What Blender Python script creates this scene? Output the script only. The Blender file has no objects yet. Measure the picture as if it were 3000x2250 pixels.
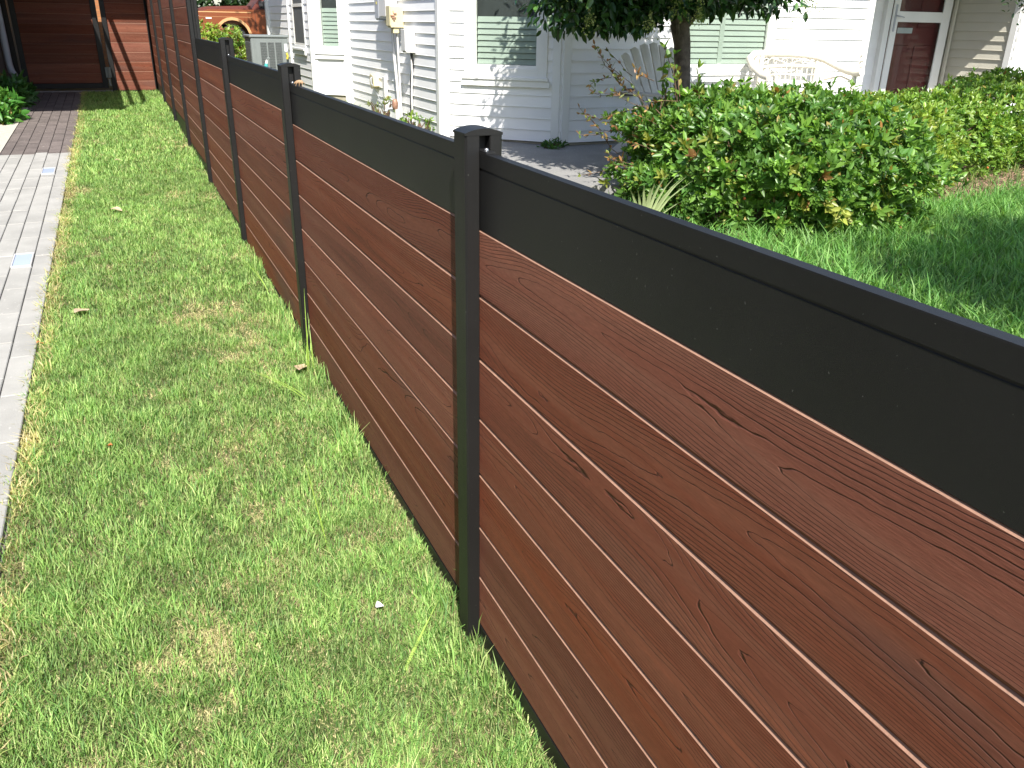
import bpy, bmesh, math, random
import numpy as np
from mathutils import Matrix, Vector
random.seed(7)
RNG = np.random.default_rng(11)
S = bpy.context.scene
COL = S.collection

# ------------------------------------------------------------------ camera
cam_data = bpy.data.cameras.new('camera'); cam = bpy.data.objects.new('camera', cam_data); COL.objects.link(cam)
cam_data.sensor_width = 36.0; cam_data.lens = 2432.26/3000*36; cam_data.clip_start = .02; cam_data.clip_end = 900
PITCH, YAW, ROLL = math.radians(23.37381), math.radians(24.54972), math.radians(.968553)
_f = Vector((math.sin(YAW)*math.cos(PITCH), math.cos(YAW)*math.cos(PITCH), -math.sin(PITCH)))
_r = Vector((math.cos(YAW), -math.sin(YAW), 0)); _u = _r.cross(_f)
_R = _r*math.cos(ROLL)+_u*math.sin(ROLL); _U = _u*math.cos(ROLL)-_r*math.sin(ROLL)
cam.matrix_world = Matrix(((_R.x, _U.x, -_f.x, -.618), (_R.y, _U.y, -_f.y, 0), (_R.z, _U.z, -_f.z, 1.47), (0, 0, 0, 1)))
S.camera = cam

# ------------------------------------------------------------------ light
LIGHT = Vector((.275, 1.0, -1.13)).normalized()          # direction the sunlight travels
w = bpy.data.worlds.new('World'); S.world = w; w.use_nodes = True
nt = w.node_tree; bg = nt.nodes['Background']
sky = nt.nodes.new('ShaderNodeTexSky'); sky.sky_type = 'NISHITA'; sky.sun_disc = False
sky.sun_elevation = math.asin(-LIGHT.z); sky.sun_rotation = math.atan2(-LIGHT.x, -LIGHT.y)
sky.air_density = 1.0; sky.dust_density = 1.2
nt.links.new(sky.outputs[0], bg.inputs[0]); bg.inputs[1].default_value = .125
sd = bpy.data.lights.new('sun', 'SUN'); sd.energy = 5.0; sd.angle = math.radians(.55); sd.color = (1, .955, .88)
sun = bpy.data.objects.new('sun', sd); COL.objects.link(sun)
sun.rotation_euler = LIGHT.to_track_quat('-Z', 'Y').to_euler()
S.view_settings.view_transform = 'Standard'; S.view_settings.look = 'None'
S.view_settings.gamma = 1; S.view_settings.use_curve_mapping = False
S.view_settings.exposure = .90
try:
    S.cycles.max_bounces = 8; S.cycles.transparent_max_bounces = 12
except Exception: pass

# ------------------------------------------------------------------ materials
MATS = {}
def newmat(name):
    m = bpy.data.materials.new(name); m.use_nodes = True; MATS[name] = m
    return m, m.node_tree.nodes, m.node_tree.links, m.node_tree.nodes['Principled BSDF']
def N(nodes, t, **kw):
    n = nodes.new(t)
    for k, v in kw.items(): setattr(n, k, v)
    return n
def math_node(nodes, links, op, a, b=None, clamp=False):
    n = nodes.new('ShaderNodeMath'); n.operation = op; n.use_clamp = clamp
    for i, v in enumerate((a, b)):
        if v is None: continue
        if isinstance(v, (int, float)): n.inputs[i].default_value = v
        else: links.new(v, n.inputs[i])
    return n.outputs[0]
def ramp(nodes, links, fac, stops):
    r = nodes.new('ShaderNodeValToRGB'); e = r.color_ramp.elements
    while len(e) < len(stops): e.new(.5)
    for el, (p, c) in zip(e, stops):
        el.position = p; el.color = (*c, 1) if len(c) == 3 else c
    links.new(fac, r.inputs[0]); return r.outputs[0]
def mixc(nodes, links, fac, a, b, mode='MIX'):
    m = nodes.new('ShaderNodeMix'); m.data_type = 'RGBA'; m.blend_type = mode
    for i, v in ((0, fac), (6, a), (7, b)):
        if isinstance(v, (int, float)): m.inputs[i].default_value = v
        elif isinstance(v, tuple): m.inputs[i].default_value = (*v, 1)
        else: links.new(v, m.inputs[i])
    return m.outputs[2]
def noise(nodes, links, vec, scale, detail=4, rough=.55, dist=0):
    n = nodes.new('ShaderNodeTexNoise'); n.inputs['Scale'].default_value = scale
    n.inputs['Detail'].default_value = detail; n.inputs['Roughness'].default_value = rough; n.inputs['Distortion'].default_value = dist
    if vec is not None: links.new(vec, n.inputs['Vector'])
    return n.outputs[0]
def mk(name, col, rough=.6, var=.15, scale=6, bump=0, bscale=80, metal=0, spec=.5, speck=None, rnd=0):
    """plain surface with procedural colour variation, optional speckle and fine relief"""
    m, nd, lk, p = newmat(name)
    tc = nd.new('ShaderNodeTexCoord'); vec = tc.outputs['Object']
    if rnd:
        oi = nd.new('ShaderNodeObjectInfo'); ad = nd.new('ShaderNodeVectorMath'); ad.operation = 'ADD'
        lk.new(vec, ad.inputs[0]); lk.new(math_node(nd, lk, 'MULTIPLY', oi.outputs['Random'], 57.0), ad.inputs[1]); vec = ad.outputs[0]
    n1 = noise(nd, lk, vec, scale, 5)
    lo = tuple(c*(1-var) for c in col); hi = tuple(min(1, c*(1+var)) for c in col)
    c = ramp(nd, lk, n1, [(.3, lo), (.7, hi)])
    if rnd:
        f = math_node(nd, lk, 'MULTIPLY_ADD', oi.outputs['Random'], rnd*2); f.node.inputs[2].default_value = 1-rnd
        g = nd.new('ShaderNodeCombineColor')
        for i in range(3): lk.new(f, g.inputs[i])
        c = mixc(nd, lk, 1.0, c, g.outputs[0], 'MULTIPLY')
    if speck:
        scol, sscale, th = speck
        s = noise(nd, lk, vec, sscale, 2)
        c = mixc(nd, lk, ramp(nd, lk, s, [(th, (0, 0, 0)), (th+.03, (1, 1, 1))]), c, scol)
    lk.new(c, p.inputs['Base Color']); p.inputs['Roughness'].default_value = rough
    p.inputs['Metallic'].default_value = metal; p.inputs['Specular IOR Level'].default_value = spec
    if bump:
        b = nd.new('ShaderNodeBump'); b.inputs['Strength'].default_value = 1; b.inputs['Distance'].default_value = bump
        lk.new(noise(nd, lk, vec, bscale, 4), b.inputs['Height']); lk.new(b.outputs[0], p.inputs['Normal'])
    return m

def foliage(name, rough=.45, trans=.35, spec=.5, tint=(1, 1, 1)):
    """leaf surface: colour comes from the mesh's own leaf-colour attribute"""
    m, nd, lk, p = newmat(name)
    a = nd.new('ShaderNodeAttribute'); a.attribute_name = 'leaf_colour'
    lk.new(a.outputs['Color'], p.inputs['Base Color'])
    p.inputs['Roughness'].default_value = rough; p.inputs['Specular IOR Level'].default_value = spec
    t = nd.new('ShaderNodeBsdfTranslucent')
    c = mixc(nd, lk, 1.0, a.outputs['Color'], (1.25*tint[0], 1.2*tint[1], .6*tint[2]), 'MULTIPLY')
    lk.new(c, t.inputs[0])
    ms = nd.new('ShaderNodeMixShader'); ms.inputs[0].default_value = trans
    lk.new(p.outputs[0], ms.inputs[1]); lk.new(t.outputs[0], ms.inputs[2])
    lk.new(ms.outputs[0], nd['Material Output'].inputs[0])
    return m

def board_material():
    m, nd, lk, p = newmat('composite_board')
    tc = nd.new('ShaderNodeTexCoord'); oi = nd.new('ShaderNodeObjectInfo')
    off = math_node(nd, lk, 'MULTIPLY', oi.outputs['Random'], 83.0)
    ad = nd.new('ShaderNodeVectorMath'); ad.operation = 'ADD'
    lk.new(tc.outputs['Object'], ad.inputs[0]); lk.new(off, ad.inputs[1]); vec = ad.outputs[0]
    def mp(sx, sy, sz):
        n = nd.new('ShaderNodeMapping'); n.inputs['Scale'].default_value = (sx, sy, sz); lk.new(vec, n.inputs[0]); return n.outputs[0]
    # jagged contour lines of a stretched field = embossed cathedral grain
    field = noise(nd, lk, mp(1.5, 1.0, 7.0), 1.0, 1.6, .4)
    jag = noise(nd, lk, mp(8, 9, 30), 1.0, 3, .6)
    sp = nd.new('ShaderNodeSeparateXYZ'); lk.new(tc.outputs['Object'], sp.inputs[0])
    wander = noise(nd, lk, mp(.3, .65, 0), 1.0, 2)
    zn = math_node(nd, lk, 'ADD', math_node(nd, lk, 'MULTIPLY', math_node(nd, lk, 'SUBTRACT', sp.outputs['Z'], .07), 15.0), math_node(nd, lk, 'MULTIPLY_ADD', wander, 3.4))
    zn.node.inputs[1].links[0].from_node.inputs[2].default_value = -1.7
    arch = math_node(nd, lk, 'MULTIPLY', math_node(nd, lk, 'POWER', math_node(nd, lk, 'ABSOLUTE', zn), 1.6), 7.5)
    fld = math_node(nd, lk, 'ADD', math_node(nd, lk, 'MULTIPLY', field, 17.0), math_node(nd, lk, 'MULTIPLY', jag, .8))
    fld = math_node(nd, lk, 'ADD', fld, math_node(nd, lk, 'ADD', arch, math_node(nd, lk, 'MULTIPLY', sp.outputs['Y'], 1.6)))
    fr = math_node(nd, lk, 'FRACT', fld)
    tri = math_node(nd, lk, 'ABSOLUTE', math_node(nd, lk, 'SUBTRACT', fr, .5))       # 0 at line centre
    brk = noise(nd, lk, mp(2, 4, 14), 1.0, 2)                                        # lines fade in and out
    wid = math_node(nd, lk, 'MULTIPLY', ramp(nd, lk, brk, [(.34, (.6, .6, .6)), (.58, (1.1, 1.1, 1.1))]), .115)
    wid = math_node(nd, lk, 'MULTIPLY', wid, ramp(nd, lk, math_node(nd, lk, 'ABSOLUTE', zn), [(.03, (.28, .28, .28)), (.5, (1, 1, 1))]))
    line = math_node(nd, lk, 'SUBTRACT', 1.0, math_node(nd, lk, 'DIVIDE', tri, wid), True)
    streak = noise(nd, lk, mp(1, .8, 22), 1.0, 4, .6)
    blot = noise(nd, lk, mp(1, .9, 5), 1.0, 3, .5)
    base = ramp(nd, lk, streak, [(.25, (.120, .043, .026)), (.42, (.178, .056, .032)), (.58, (.188, .070, .042)), (.78, (.250, .082, .045))])
    grey = ramp(nd, lk, blot, [(.60, (0, 0, 0)), (.76, (.6, .6, .6))])
    base = mixc(nd, lk, grey, base, (.085, .058, .052))
    hv = nd.new('ShaderNodeHueSaturation'); lk.new(base, hv.inputs['Color'])
    v = math_node(nd, lk, 'MULTIPLY_ADD', oi.outputs['Random'], .36); v.node.inputs[2].default_value = .84; lk.new(v, hv.inputs['Value'])
    sr = math_node(nd, lk, 'MULTIPLY_ADD', math_node(nd, lk, 'FRACT', math_node(nd, lk, 'MULTIPLY', oi.outputs['Random'], 7.3)), .14); sr.node.inputs[2].default_value = .92; lk.new(sr, hv.inputs['Saturation'])
    fine = noise(nd, lk, mp(60, 40, 420), 1.0, 3, .7)
    base = mixc(nd, lk, .35, hv.outputs[0], ramp(nd, lk, fine, [(.3, (.45, .45, .45)), (.75, (1.5, 1.5, 1.5))]), 'MULTIPLY')
    base = mixc(nd, lk, math_node(nd, lk, 'MULTIPLY', line, .80), base, (.035, .017, .014))
    lk.new(base, p.inputs['Base Color']); p.inputs['Roughness'].default_value = .7; p.inputs['Specular IOR Level'].default_value = .18
    h = math_node(nd, lk, 'ADD', math_node(nd, lk, 'MULTIPLY', line, -1.0), math_node(nd, lk, 'MULTIPLY', fine, .22))
    b = nd.new('ShaderNodeBump'); b.inputs['Distance'].default_value = .0018; b.inputs['Strength'].default_value = 1
    lk.new(h, b.inputs['Height']); lk.new(b.outputs[0], p.inputs['Normal'])
    return m
board_material()
mk('black_aluminium', (.0092, .0090, .0090), rough=.5, var=.22, scale=4, bump=.00025, bscale=900, spec=.36, speck=((.085, .085, .08), 150, .73))
mk('lip_highlight', (.31, .175, .12), rough=.8, var=.15, scale=40, bump=.0006, bscale=300)  # paler than the boards: sunlight on the upper lip is painted in
mk('black_plastic', (.012, .012, .013), rough=.42, var=.05, bump=.0002, bscale=600)
mk('steel', (.55, .56, .58), rough=.3, metal=.9, var=.05)
mk('vinyl', (.86, .86, .86), rough=.42, var=.03, scale=2, bump=.0006, bscale=14, rnd=.02)
mk('vinyl_cream', (.58, .555, .47), rough=.5, var=.04, scale=2, bump=.0006, bscale=14, rnd=.02)
mk('trim_white', (.80, .80, .78), rough=.4, var=.03, scale=3)
mk('sill_cream', (.68, .66, .60), rough=.5, var=.06, scale=5)
mk('concrete', (.24, .237, .23), rough=.85, var=.12, scale=3, bump=.002, bscale=60, speck=((.45, .44, .42), 60, .66))
mk('foundation', (.36, .33, .26), rough=.9, var=.15, scale=6, bump=.003, bscale=40)
mk('paver_grey', (.325, .32, .30), rough=.85, var=.13, scale=5, bump=.0012, bscale=160, rnd=.05, speck=((.40, .39, .37), 45, .67))
mk('paver_brown', (.132, .110, .102), rough=.85, var=.16, scale=6, bump=.0012, bscale=160, rnd=.16, speck=((.34, .31, .28), 40, .68))
mk('joint_sand', (.13, .125, .115), rough=.95, var=.3, scale=40)
mk('white_sand', (.46, .43, .37), rough=.95, var=.15, scale=30, bump=.004, bscale=90)
mk('lamp_glass', (.40, .47, .64), rough=.22, var=.04, scale=4)
mk('lamp_frame', (.5, .5, .5), rough=.4, var=.04)
mk('bark', (.115, .092, .075), rough=.9, var=.4, scale=22, bump=.006, bscale=45)
mk('twig', (.12, .075, .045), rough=.9, var=.3, scale=30)
mk('door_red', (.10, .007, .010), rough=.4, var=.08, scale=3)
mk('room_shade', (.035, .04, .042), rough=.9, var=.1)  # near-black colour standing in for the unlit room behind windows
mk('blind', (.31, .355, .32), rough=.55, var=.04)
mk('screen', (.10, .105, .105), rough=.7, var=.1)
mk('resin_white', (.66, .625, .55), rough=.45, var=.04)
mk('plastic_white', (.66, .65, .63), rough=.5, var=.06, scale=8)
mk('paint_white_warm', (.72, .68, .62), rough=.55, var=.08)
mk('beige_box', (.62, .55, .34), rough=.5, var=.06)
mk('grey_box', (.42, .44, .48), rough=.5, var=.06)
mk('ac_grey', (.17, .19, .185), rough=.5, var=.06)
mk('ac_louvre', (.10, .11, .108), rough=.6, var=.2, scale=40)
mk('copper', (.34, .19, .13), rough=.5, metal=.2, var=.25, scale=30)
mk('teal', (.05, .33, .32), rough=.35, var=.1)
mk('rubber', (.022, .022, .024), rough=.75, var=.1)
mk('car_brown', (.20, .058, .022), rough=.28, var=.04, scale=2, spec=.6)
mk('car_maroon', (.14, .04, .03), rough=.3, var=.04, scale=2, spec=.6)
mk('car_tan', (.56, .32, .15), rough=.35, var=.04, scale=2)
mk('car_glass', (.012, .014, .016), rough=.06, var=.05)
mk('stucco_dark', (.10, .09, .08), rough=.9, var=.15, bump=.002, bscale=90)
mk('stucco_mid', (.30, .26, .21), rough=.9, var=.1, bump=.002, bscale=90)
mk('roof_shingle', (.16, .15, .14), rough=.9, var=.2, scale=20)
mk('shell_tan', (.36, .23, .13), rough=.6, var=.2, scale=60)
mk('dry_leaf', (.50, .37, .24), rough=.8, var=.25, scale=20)
mk('orange_leaf', (.55, .16, .05), rough=.7, var=.2, scale=20)
mk('paper', (.75, .75, .76), rough=.7, var=.05)
mk('mulch', (.13, .082, .055), rough=.95, var=.5, scale=26, bump=.012, bscale=35)
mk('chip', (.20, .125, .085), rough=.9, var=.4, scale=14, rnd=.35)
mk('yellow_tag', (.55, .45, .06), rough=.5, var=.1)
foliage('grass_blade', rough=.55, trans=.34, spec=.35)
foliage('lawn_blade', rough=.5, trans=.42, spec=.4)
foliage('glossy_leaf', rough=.40, trans=.40, spec=.6)
foliage('soft_leaf', rough=.45, trans=.32)
foliage('tree_leaf', rough=.33, trans=.18, spec=.5)

def soil_material():
    m, nd, lk, p = newmat('soil')
    tc = nd.new('ShaderNodeTexCoord'); v = tc.outputs['Object']
    a = noise(nd, lk, v, 3.0, 4); b = noise(nd, lk, v, 130, 3, .7)
    c = ramp(nd, lk, b, [(.3, (.05, .042, .02)), (.5, (.15, .13, .06)), (.72, (.42, .35, .20))])
    g = ramp(nd, lk, b, [(.3, (.03, .042, .012)), (.6, (.10, .135, .035))])
    lk.new(mixc(nd, lk, ramp(nd, lk, a, [(.4, (0, 0, 0)), (.62, (1, 1, 1))]), g, c), p.inputs['Base Color'])
    p.inputs['Roughness'].default_value = .95
    bm = nd.new('ShaderNodeBump'); bm.inputs['Distance'].default_value = .008; lk.new(b, bm.inputs['Height']); lk.new(bm.outputs[0], p.inputs['Normal'])
soil_material()
def brick_material():
    m, nd, lk, p = newmat('brick_orange')
    tc = nd.new('ShaderNodeTexCoord'); mp = nd.new('ShaderNodeMapping'); mp.inputs['Rotation'].default_value = (math.pi/2, 0, 0)
    lk.new(tc.outputs['Object'], mp.inputs[0])
    b = nd.new('ShaderNodeTexBrick'); b.inputs['Color1'].default_value = (.42, .17, .06, 1); b.inputs['Color2'].default_value = (.34, .13, .05, 1)
    b.inputs['Mortar'].default_value = (.22, .14, .08, 1); b.inputs['Scale'].default_value = 5; b.inputs['Mortar Size'].default_value = .02
    lk.new(mp.outputs[0], b.inputs[0]); lk.new(b.outputs[0], p.inputs['Base Color']); p.inputs['Roughness'].default_value = .9
brick_material()
def pane_material():
    m, nd, lk, p = newmat('pane')
    p.inputs['Base Color'].default_value = (.02, .03, .03, 1); p.inputs['Roughness'].default_value = .04
    t = nd.new('ShaderNodeBsdfTransparent'); t.inputs[0].default_value = (.95, .975, .955, 1)
    ms = nd.new('ShaderNodeMixShader'); lw = nd.new('ShaderNodeLayerWeight'); lw.inputs[0].default_value = .5
    f5 = math_node(nd, lk, 'MULTIPLY_ADD', math_node(nd, lk, 'POWER', lw.outputs['Facing'], 5.0), .6); f5.node.inputs[2].default_value = .016
    lk.new(f5, ms.inputs[0]); lk.new(t.outputs[0], ms.inputs[1]); lk.new(p.outputs[0], ms.inputs[2])
    p.inputs['Specular IOR Level'].default_value = 1; p.inputs['Metallic'].default_value = 0
    g = nd.new('ShaderNodeBsdfGlossy'); g.inputs['Roughness'].default_value = .03; lk.new(g.outputs[0], ms.inputs[2])
    lk.new(ms.outputs[0], nd['Material Output'].inputs[0])
pane_material()

# ------------------------------------------------------------------ builders
class MB:
    def __init__(s): s.v = []; s.f = []; s.sm = []
    def add(s, vs, fs, smooth=False):
        o = len(s.v); s.v += [tuple(q) for q in vs]; s.f += [tuple(i+o for i in f) for f in fs]; s.sm += [smooth]*len(fs)
    def box(s, x0, x1, y0, y1, z0, z1, b=0):
        if b <= 0:
            s.add([(x, y, z) for z in (z0, z1) for y in (y0, y1) for x in (x0, x1)],
                  [(0, 2, 3, 1), (4, 5, 7, 6), (0, 1, 5, 4), (2, 6, 7, 3), (0, 4, 6, 2), (1, 3, 7, 5)])
            return
        # chamfered box
        X, Y, Z = (x0, x1), (y0, y1), (z0, z1); vs = {}; L = []
        for i in (0, 1):
            for j in (0, 1):
                for k in (0, 1):
                    sx, sy, sz = (1-2*i)*b, (1-2*j)*b, (1-2*k)*b
                    for a, (dx, dy, dz) in enumerate(((0, sy, sz), (sx, 0, sz), (sx, sy, 0))):
                        vs[(i, j, k, a)] = len(L); L.append((X[i]+dx, Y[j]+dy, Z[k]+dz))
        F = []
        for i in (0, 1):
            q = [vs[(i, j, k, 0)] for j, k in ((0, 0), (1, 0), (1, 1), (0, 1))]; F.append(q if i else q[::-1])
            q = [vs[(j, i, k, 1)] for j, k in ((0, 0), (1, 0), (1, 1), (0, 1))]; F.append(q[::-1] if i else q)
            q = [vs[(j, k, i, 2)] for j, k in ((0, 0), (1, 0), (1, 1), (0, 1))]; F.append(q if i else q[::-1])
        for j in (0, 1):
            for k in (0, 1):
                q = [vs[(0, j, k, 1)], vs[(1, j, k, 1)], vs[(1, j, k, 2)], vs[(0, j, k, 2)]]; F.append(q if (j+k) % 2 == 0 else q[::-1])
                q = [vs[(j, 0, k, 0)], vs[(j, 1, k, 0)], vs[(j, 1, k, 2)], vs[(j, 0, k, 2)]]; F.append(q if (j+k) % 2 == 1 else q[::-1])
                q = [vs[(j, k, 0, 0)], vs[(j, k, 1, 0)], vs[(j, k, 1, 1)], vs[(j, k, 0, 1)]]; F.append(q if (j+k) % 2 == 0 else q[::-1])
                for l in (0, 1): pass
        for i in (0, 1):
            for j in (0, 1):
                for k in (0, 1):
                    q = [vs[(i, j, k, a)] for a in (0, 1, 2)]; F.append(q if (i+j+k) % 2 == 1 else q[::-1])
        s.add(L, F)
    def prism(s, poly, axis, a, b, smooth=False):
        """extrude a closed 2D polygon; axis 'y': poly=(x,z); 'x': poly=(y,z); 'z': poly=(x,y)"""
        n = len(poly)
        def P(q, t): return {'y': (q[0], t, q[1]), 'x': (t, q[0], q[1]), 'z': (q[0], q[1], t)}[axis]
        vs = [P(q, a) for q in poly]+[P(q, b) for q in poly]
        fs = [(i, (i+1) % n, n+(i+1) % n, n+i) for i in range(n)]
        s.add(vs, fs, smooth); s.add(vs, [tuple(range(n))[::-1], tuple(range(n, 2*n))])
    def tube(s, pts, rad, seg=8, caps=True, smooth=True):
        pts = [Vector(p) for p in pts]; n = len(pts); rs = rad if hasattr(rad, '__len__') else [rad]*n
        vs = []; prev = None
        for i, p in enumerate(pts):
            t = (pts[min(i+1, n-1)]-pts[max(i-1, 0)]).normalized()
            if prev is None:
                a = t.orthogonal().normalized()
            else:
                a = (prev-t*prev.dot(t)).normalized()
            prev = a; b = t.cross(a)
            for k in range(seg):
                th = 2*math.pi*k/seg; vs.append(p+(a*math.cos(th)+b*math.sin(th))*rs[i])
        fs = [(i*seg+k, i*seg+(k+1) % seg, (i+1)*seg+(k+1) % seg, (i+1)*seg+k) for i in range(n-1) for k in range(seg)]
        s.add(vs, fs, smooth)
        if caps: s.add(vs, [tuple(range(seg))[::-1], tuple(range((n-1)*seg, n*seg))])
    def lathe(s, prof, c=(0, 0, 0), seg=16, smooth=True):
        vs = [(c[0]+r*math.cos(2*math.pi*k/seg), c[1]+r*math.sin(2*math.pi*k/seg), c[2]+z) for r, z in prof for k in range(seg)]
        n = len(prof)
        s.add(vs, [(i*seg+k, i*seg+(k+1) % seg, (i+1)*seg+(k+1) % seg, (i+1)*seg+k) for i in range(n-1) for k in range(seg)], smooth)
        s.add(vs, [tuple(range(seg))[::-1], tuple(range((n-1)*seg, n*seg))])
    def mesh(s, name, mat):
        me = bpy.data.meshes.new(name); me.from_pydata(s.v, [], s.f)
        me.materials.append(MATS[mat]); me.polygons.foreach_set('use_smooth', s.sm); me.validate()
        bm = bmesh.new(); bm.from_mesh(me); bmesh.ops.recalc_face_normals(bm, faces=bm.faces[:]); bm.to_mesh(me); bm.free()
        me.update(); return me
    def build(s, name, mat, parent=None, loc=None, rotz=0):
        return place(name, s.mesh(name, mat), parent, loc, rotz)
def place(name, me, parent=None, loc=None, rotz=0):
    o = bpy.data.objects.new(name, me); COL.objects.link(o)
    if parent: o.parent = parent
    if loc is not None: o.location = loc
    o.rotation_euler[2] = rotz; return o
def thing(name, label, cat, loc=(0, 0, 0), rotz=0, group=None):
    o = bpy.data.objects.new(name, None); COL.objects.link(o); o.location = loc; o.rotation_euler[2] = rotz
    o.empty_display_size = .1; return tag(o, label, cat, group)
def tag(o, label, cat, group=None):
    o['label'] = label; o['category'] = cat
    if group: o['group'] = group
    return o
def struct(o): o['kind'] = 'structure'; return o
def gz(y):
    y = np.minimum(y, 45.0) if hasattr(y, '__len__') else min(y, 45.0)
    return .03+.0245*y
def np_mesh(name, V, F, mat, colours=None, smooth=False):
    """V (n,3), F list of (array (m,k)) ; colours per vertex (n,3)"""
    me = bpy.data.meshes.new(name); me.vertices.add(len(V)); me.vertices.foreach_set('co', np.asarray(V, np.float32).ravel())
    loops = np.concatenate([f.ravel() for f in F]); tot = np.concatenate([np.full(len(f), f.shape[1]) for f in F])
    start = np.concatenate([[0], np.cumsum(tot)[:-1]])
    me.loops.add(len(loops)); me.loops.foreach_set('vertex_index', loops.astype(np.int32))
    me.polygons.add(len(tot)); me.polygons.foreach_set('loop_start', start.astype(np.int32)); me.polygons.foreach_set('loop_total', tot.astype(np.int32))
    if smooth: me.polygons.foreach_set('use_smooth', np.ones(len(tot), bool))
    me.update(calc_edges=True)
    if colours is not None:
        a = me.attributes.new('leaf_colour', 'FLOAT_COLOR', 'POINT')
        c = np.ones((len(V), 4), np.float32); c[:, :3] = colours; a.data.foreach_set('color', c.ravel())
    me.materials.append(MATS[mat]); return me
def vnoise(x, y, seed=0):
    """smooth 2D value noise, 0..1"""
    r = np.random.default_rng(seed).random((64, 64)); xi = np.floor(x).astype(int); yi = np.floor(y).astype(int)
    fx = x-xi; fy = y-yi; fx = fx*fx*(3-2*fx); fy = fy*fy*(3-2*fy)
    g = lambda a, b: r[a % 64, b % 64]
    return (g(xi, yi)*(1-fx)+g(xi+1, yi)*fx)*(1-fy)+(g(xi, yi+1)*(1-fx)+g(xi+1, yi+1)*fx)*fy

# ------------------------------------------------------------------ ground
m = MB()
xs = [-120, 120]; ys = [-60, 45, 400]
m.add([(x, y, gz(y)) for y in ys for x in xs], [(0, 1, 3, 2), (2, 3, 5, 4)])
struct(m.build('ground', 'soil'))

def sloped_sheet(name, mat, poly, dz):
    m = MB(); n = len(poly); top = [(x, y, gz(y)+dz) for x, y in poly]; bot = [(x, y, gz(y)-.05) for x, y in poly]
    m.add(top+bot, [tuple(range(n))]+[(i, i+n, (i+1) % n+n, (i+1) % n) for i in range(n)])
    return struct(m.build(name, mat))

# path: bedding sheet, pavers, white sand edging
path = sloped_sheet('path', 'joint_sand', [(-1.715, -1.0), (-1.100, -1.0), (-1.100, 15.3), (-1.715, 15.3)], .004)
sloped_sheet('sand_border', 'white_sand', [(-2.02, -1.0), (-1.719, -1.0), (-1.719, 15.3), (-2.02, 15.3)], .020)
CX = [-1.105, -1.203, -1.311, -1.415, -1.520, -1.625, -1.712]
TILT = math.atan(.0245)
def paver_mesh(wd, ln, mat):
    m = MB(); m.box(-wd/2, wd/2, -ln/2, ln/2, -.035, 0, .003); return m.mesh('paver', mat)
pm_cache = {}
LIGHTS = [(5.255, 5.535), (8.118, 8.415)]
def lay(col, y0, y1, mat):
    x1, x0 = CX[col], CX[col+1]; ln = y1-y0-.005; wd = x1-x0-.005
    if ln < .03: return
    key = (round(wd, 3), round(ln, 3), mat)
    if key not in pm_cache: pm_cache[key] = paver_mesh(wd, ln, mat)
    yc = (y0+y1)/2
    o = place('paver', pm_cache[key], path, ((x0+x1)/2, yc, gz(yc)+.022+random.uniform(-.0016, .0016)))
    o.rotation_euler = (TILT+random.uniform(-.003, .003), random.uniform(-.008, .008), random.uniform(-.004, .004))
FIRST = [3.02, 3.62, 3.88, 3.45, 3.75, 3.55]
for c in range(6):
    p = .41; y = FIRST[c]
    while y-p > -.9: y -= p
    ring = 9.23+(.06 if c in (2,) else .0)
    while y < ring-.01:
        e = min(y+p, ring); a = y
        if ring-e < .09: e = ring
        if c == 1:                                           # two glass lights are set into this column
            for l0, l1 in LIGHTS:
                if a < l0 < e: lay(c, a, l0, 'paver_grey'); a = l1 if l1 < e else e; y_next = max(e, l1); e = y_next
                elif l0 <= a < l1: a = min(l1, e)
        lay(c, a, e, 'paver_grey'); y = e
    y = ring; k = 0
    while y < 15.2:
        ln = .107 if (k == 0 and c % 2) else .212
        lay(c, y, min(y+ln, 15.25), 'paver_brown'); y += ln; k += 1
for i, (l0, l1) in enumerate(LIGHTS):
    yc = (l0+l1)/2; z = gz(yc)+.024
    t = thing('paver_light', ['bluish glass light set in the grey path, well before the brown pavers', 'bluish glass light set in the grey path close to the brown pavers'][i], 'path light', (-1.257, yc, z), 0, 'glass lights set into the path')
    t.rotation_euler[0] = TILT
    m = MB(); m.box(-.044, .044, -.128, .128, -.02, .004, .002); m.build('glass', 'lamp_glass', t)
    m = MB()
    m.box(-.0515, -.0445, -.137, .137, -.03, .007); m.box(.0445, .0515, -.137, .137, -.03, .007)
    m.box(-.0445, .0445, -.137, -.1285, -.03, .007); m.box(-.0445, .0445, .1285, .137, -.03, .007)
    m.build('frame', 'lamp_frame', t)

# ------------------------------------------------------------------ fence
def post_polygon():
    c = .004
    return [(-.030+c, 0), (-.002, 0), (0, .002), (0, .024), (.021, .024), (.021, .002), (.023, 0), (.047-c, 0), (.047, c), (.047, .065-c), (.047-c, .065), (.023, .065), (.021, .063),
            (.021, .041), (0, .041), (0, .063), (-.002, .065), (-.030+c, .065), (-.030, .065-c), (-.030, c)]
BOARD_H = .1398
def board_mesh(ln):
    # cross section (x,z), chamfered upper lip, bottom edge set back so sun reaches the lip below
    h = BOARD_H
    poly = [(.0, .0062), (.0036, 0), (.018, 0), (.021, .003), (.021, h-.004), (.017, h-.0002), (.0048, h-.0002), (0, h-.0042)]
    m = MB(); m.prism(poly, 'y', -ln/2, ln/2); me = m.mesh('board', 'composite_board')
    me.materials.append(MATS['lip_highlight'])
    for p_ in me.polygons:
        if abs(p_.normal.y) < .5 and p_.normal.z > .3: p_.material_index = 1  # pale highlight colour on the upward faces
    return me
BM = {}
def boards(parent, yc, ln, ztop, n, rz=0, xoff=0):
    ln = round(ln, 4)
    if ln not in BM: BM[ln] = board_mesh(ln)
    for k in range(n):
        place('board', BM[ln], parent, (xoff+random.uniform(-.0004, .0004), yc, ztop-(k+1)*BOARD_H), rz)
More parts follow.
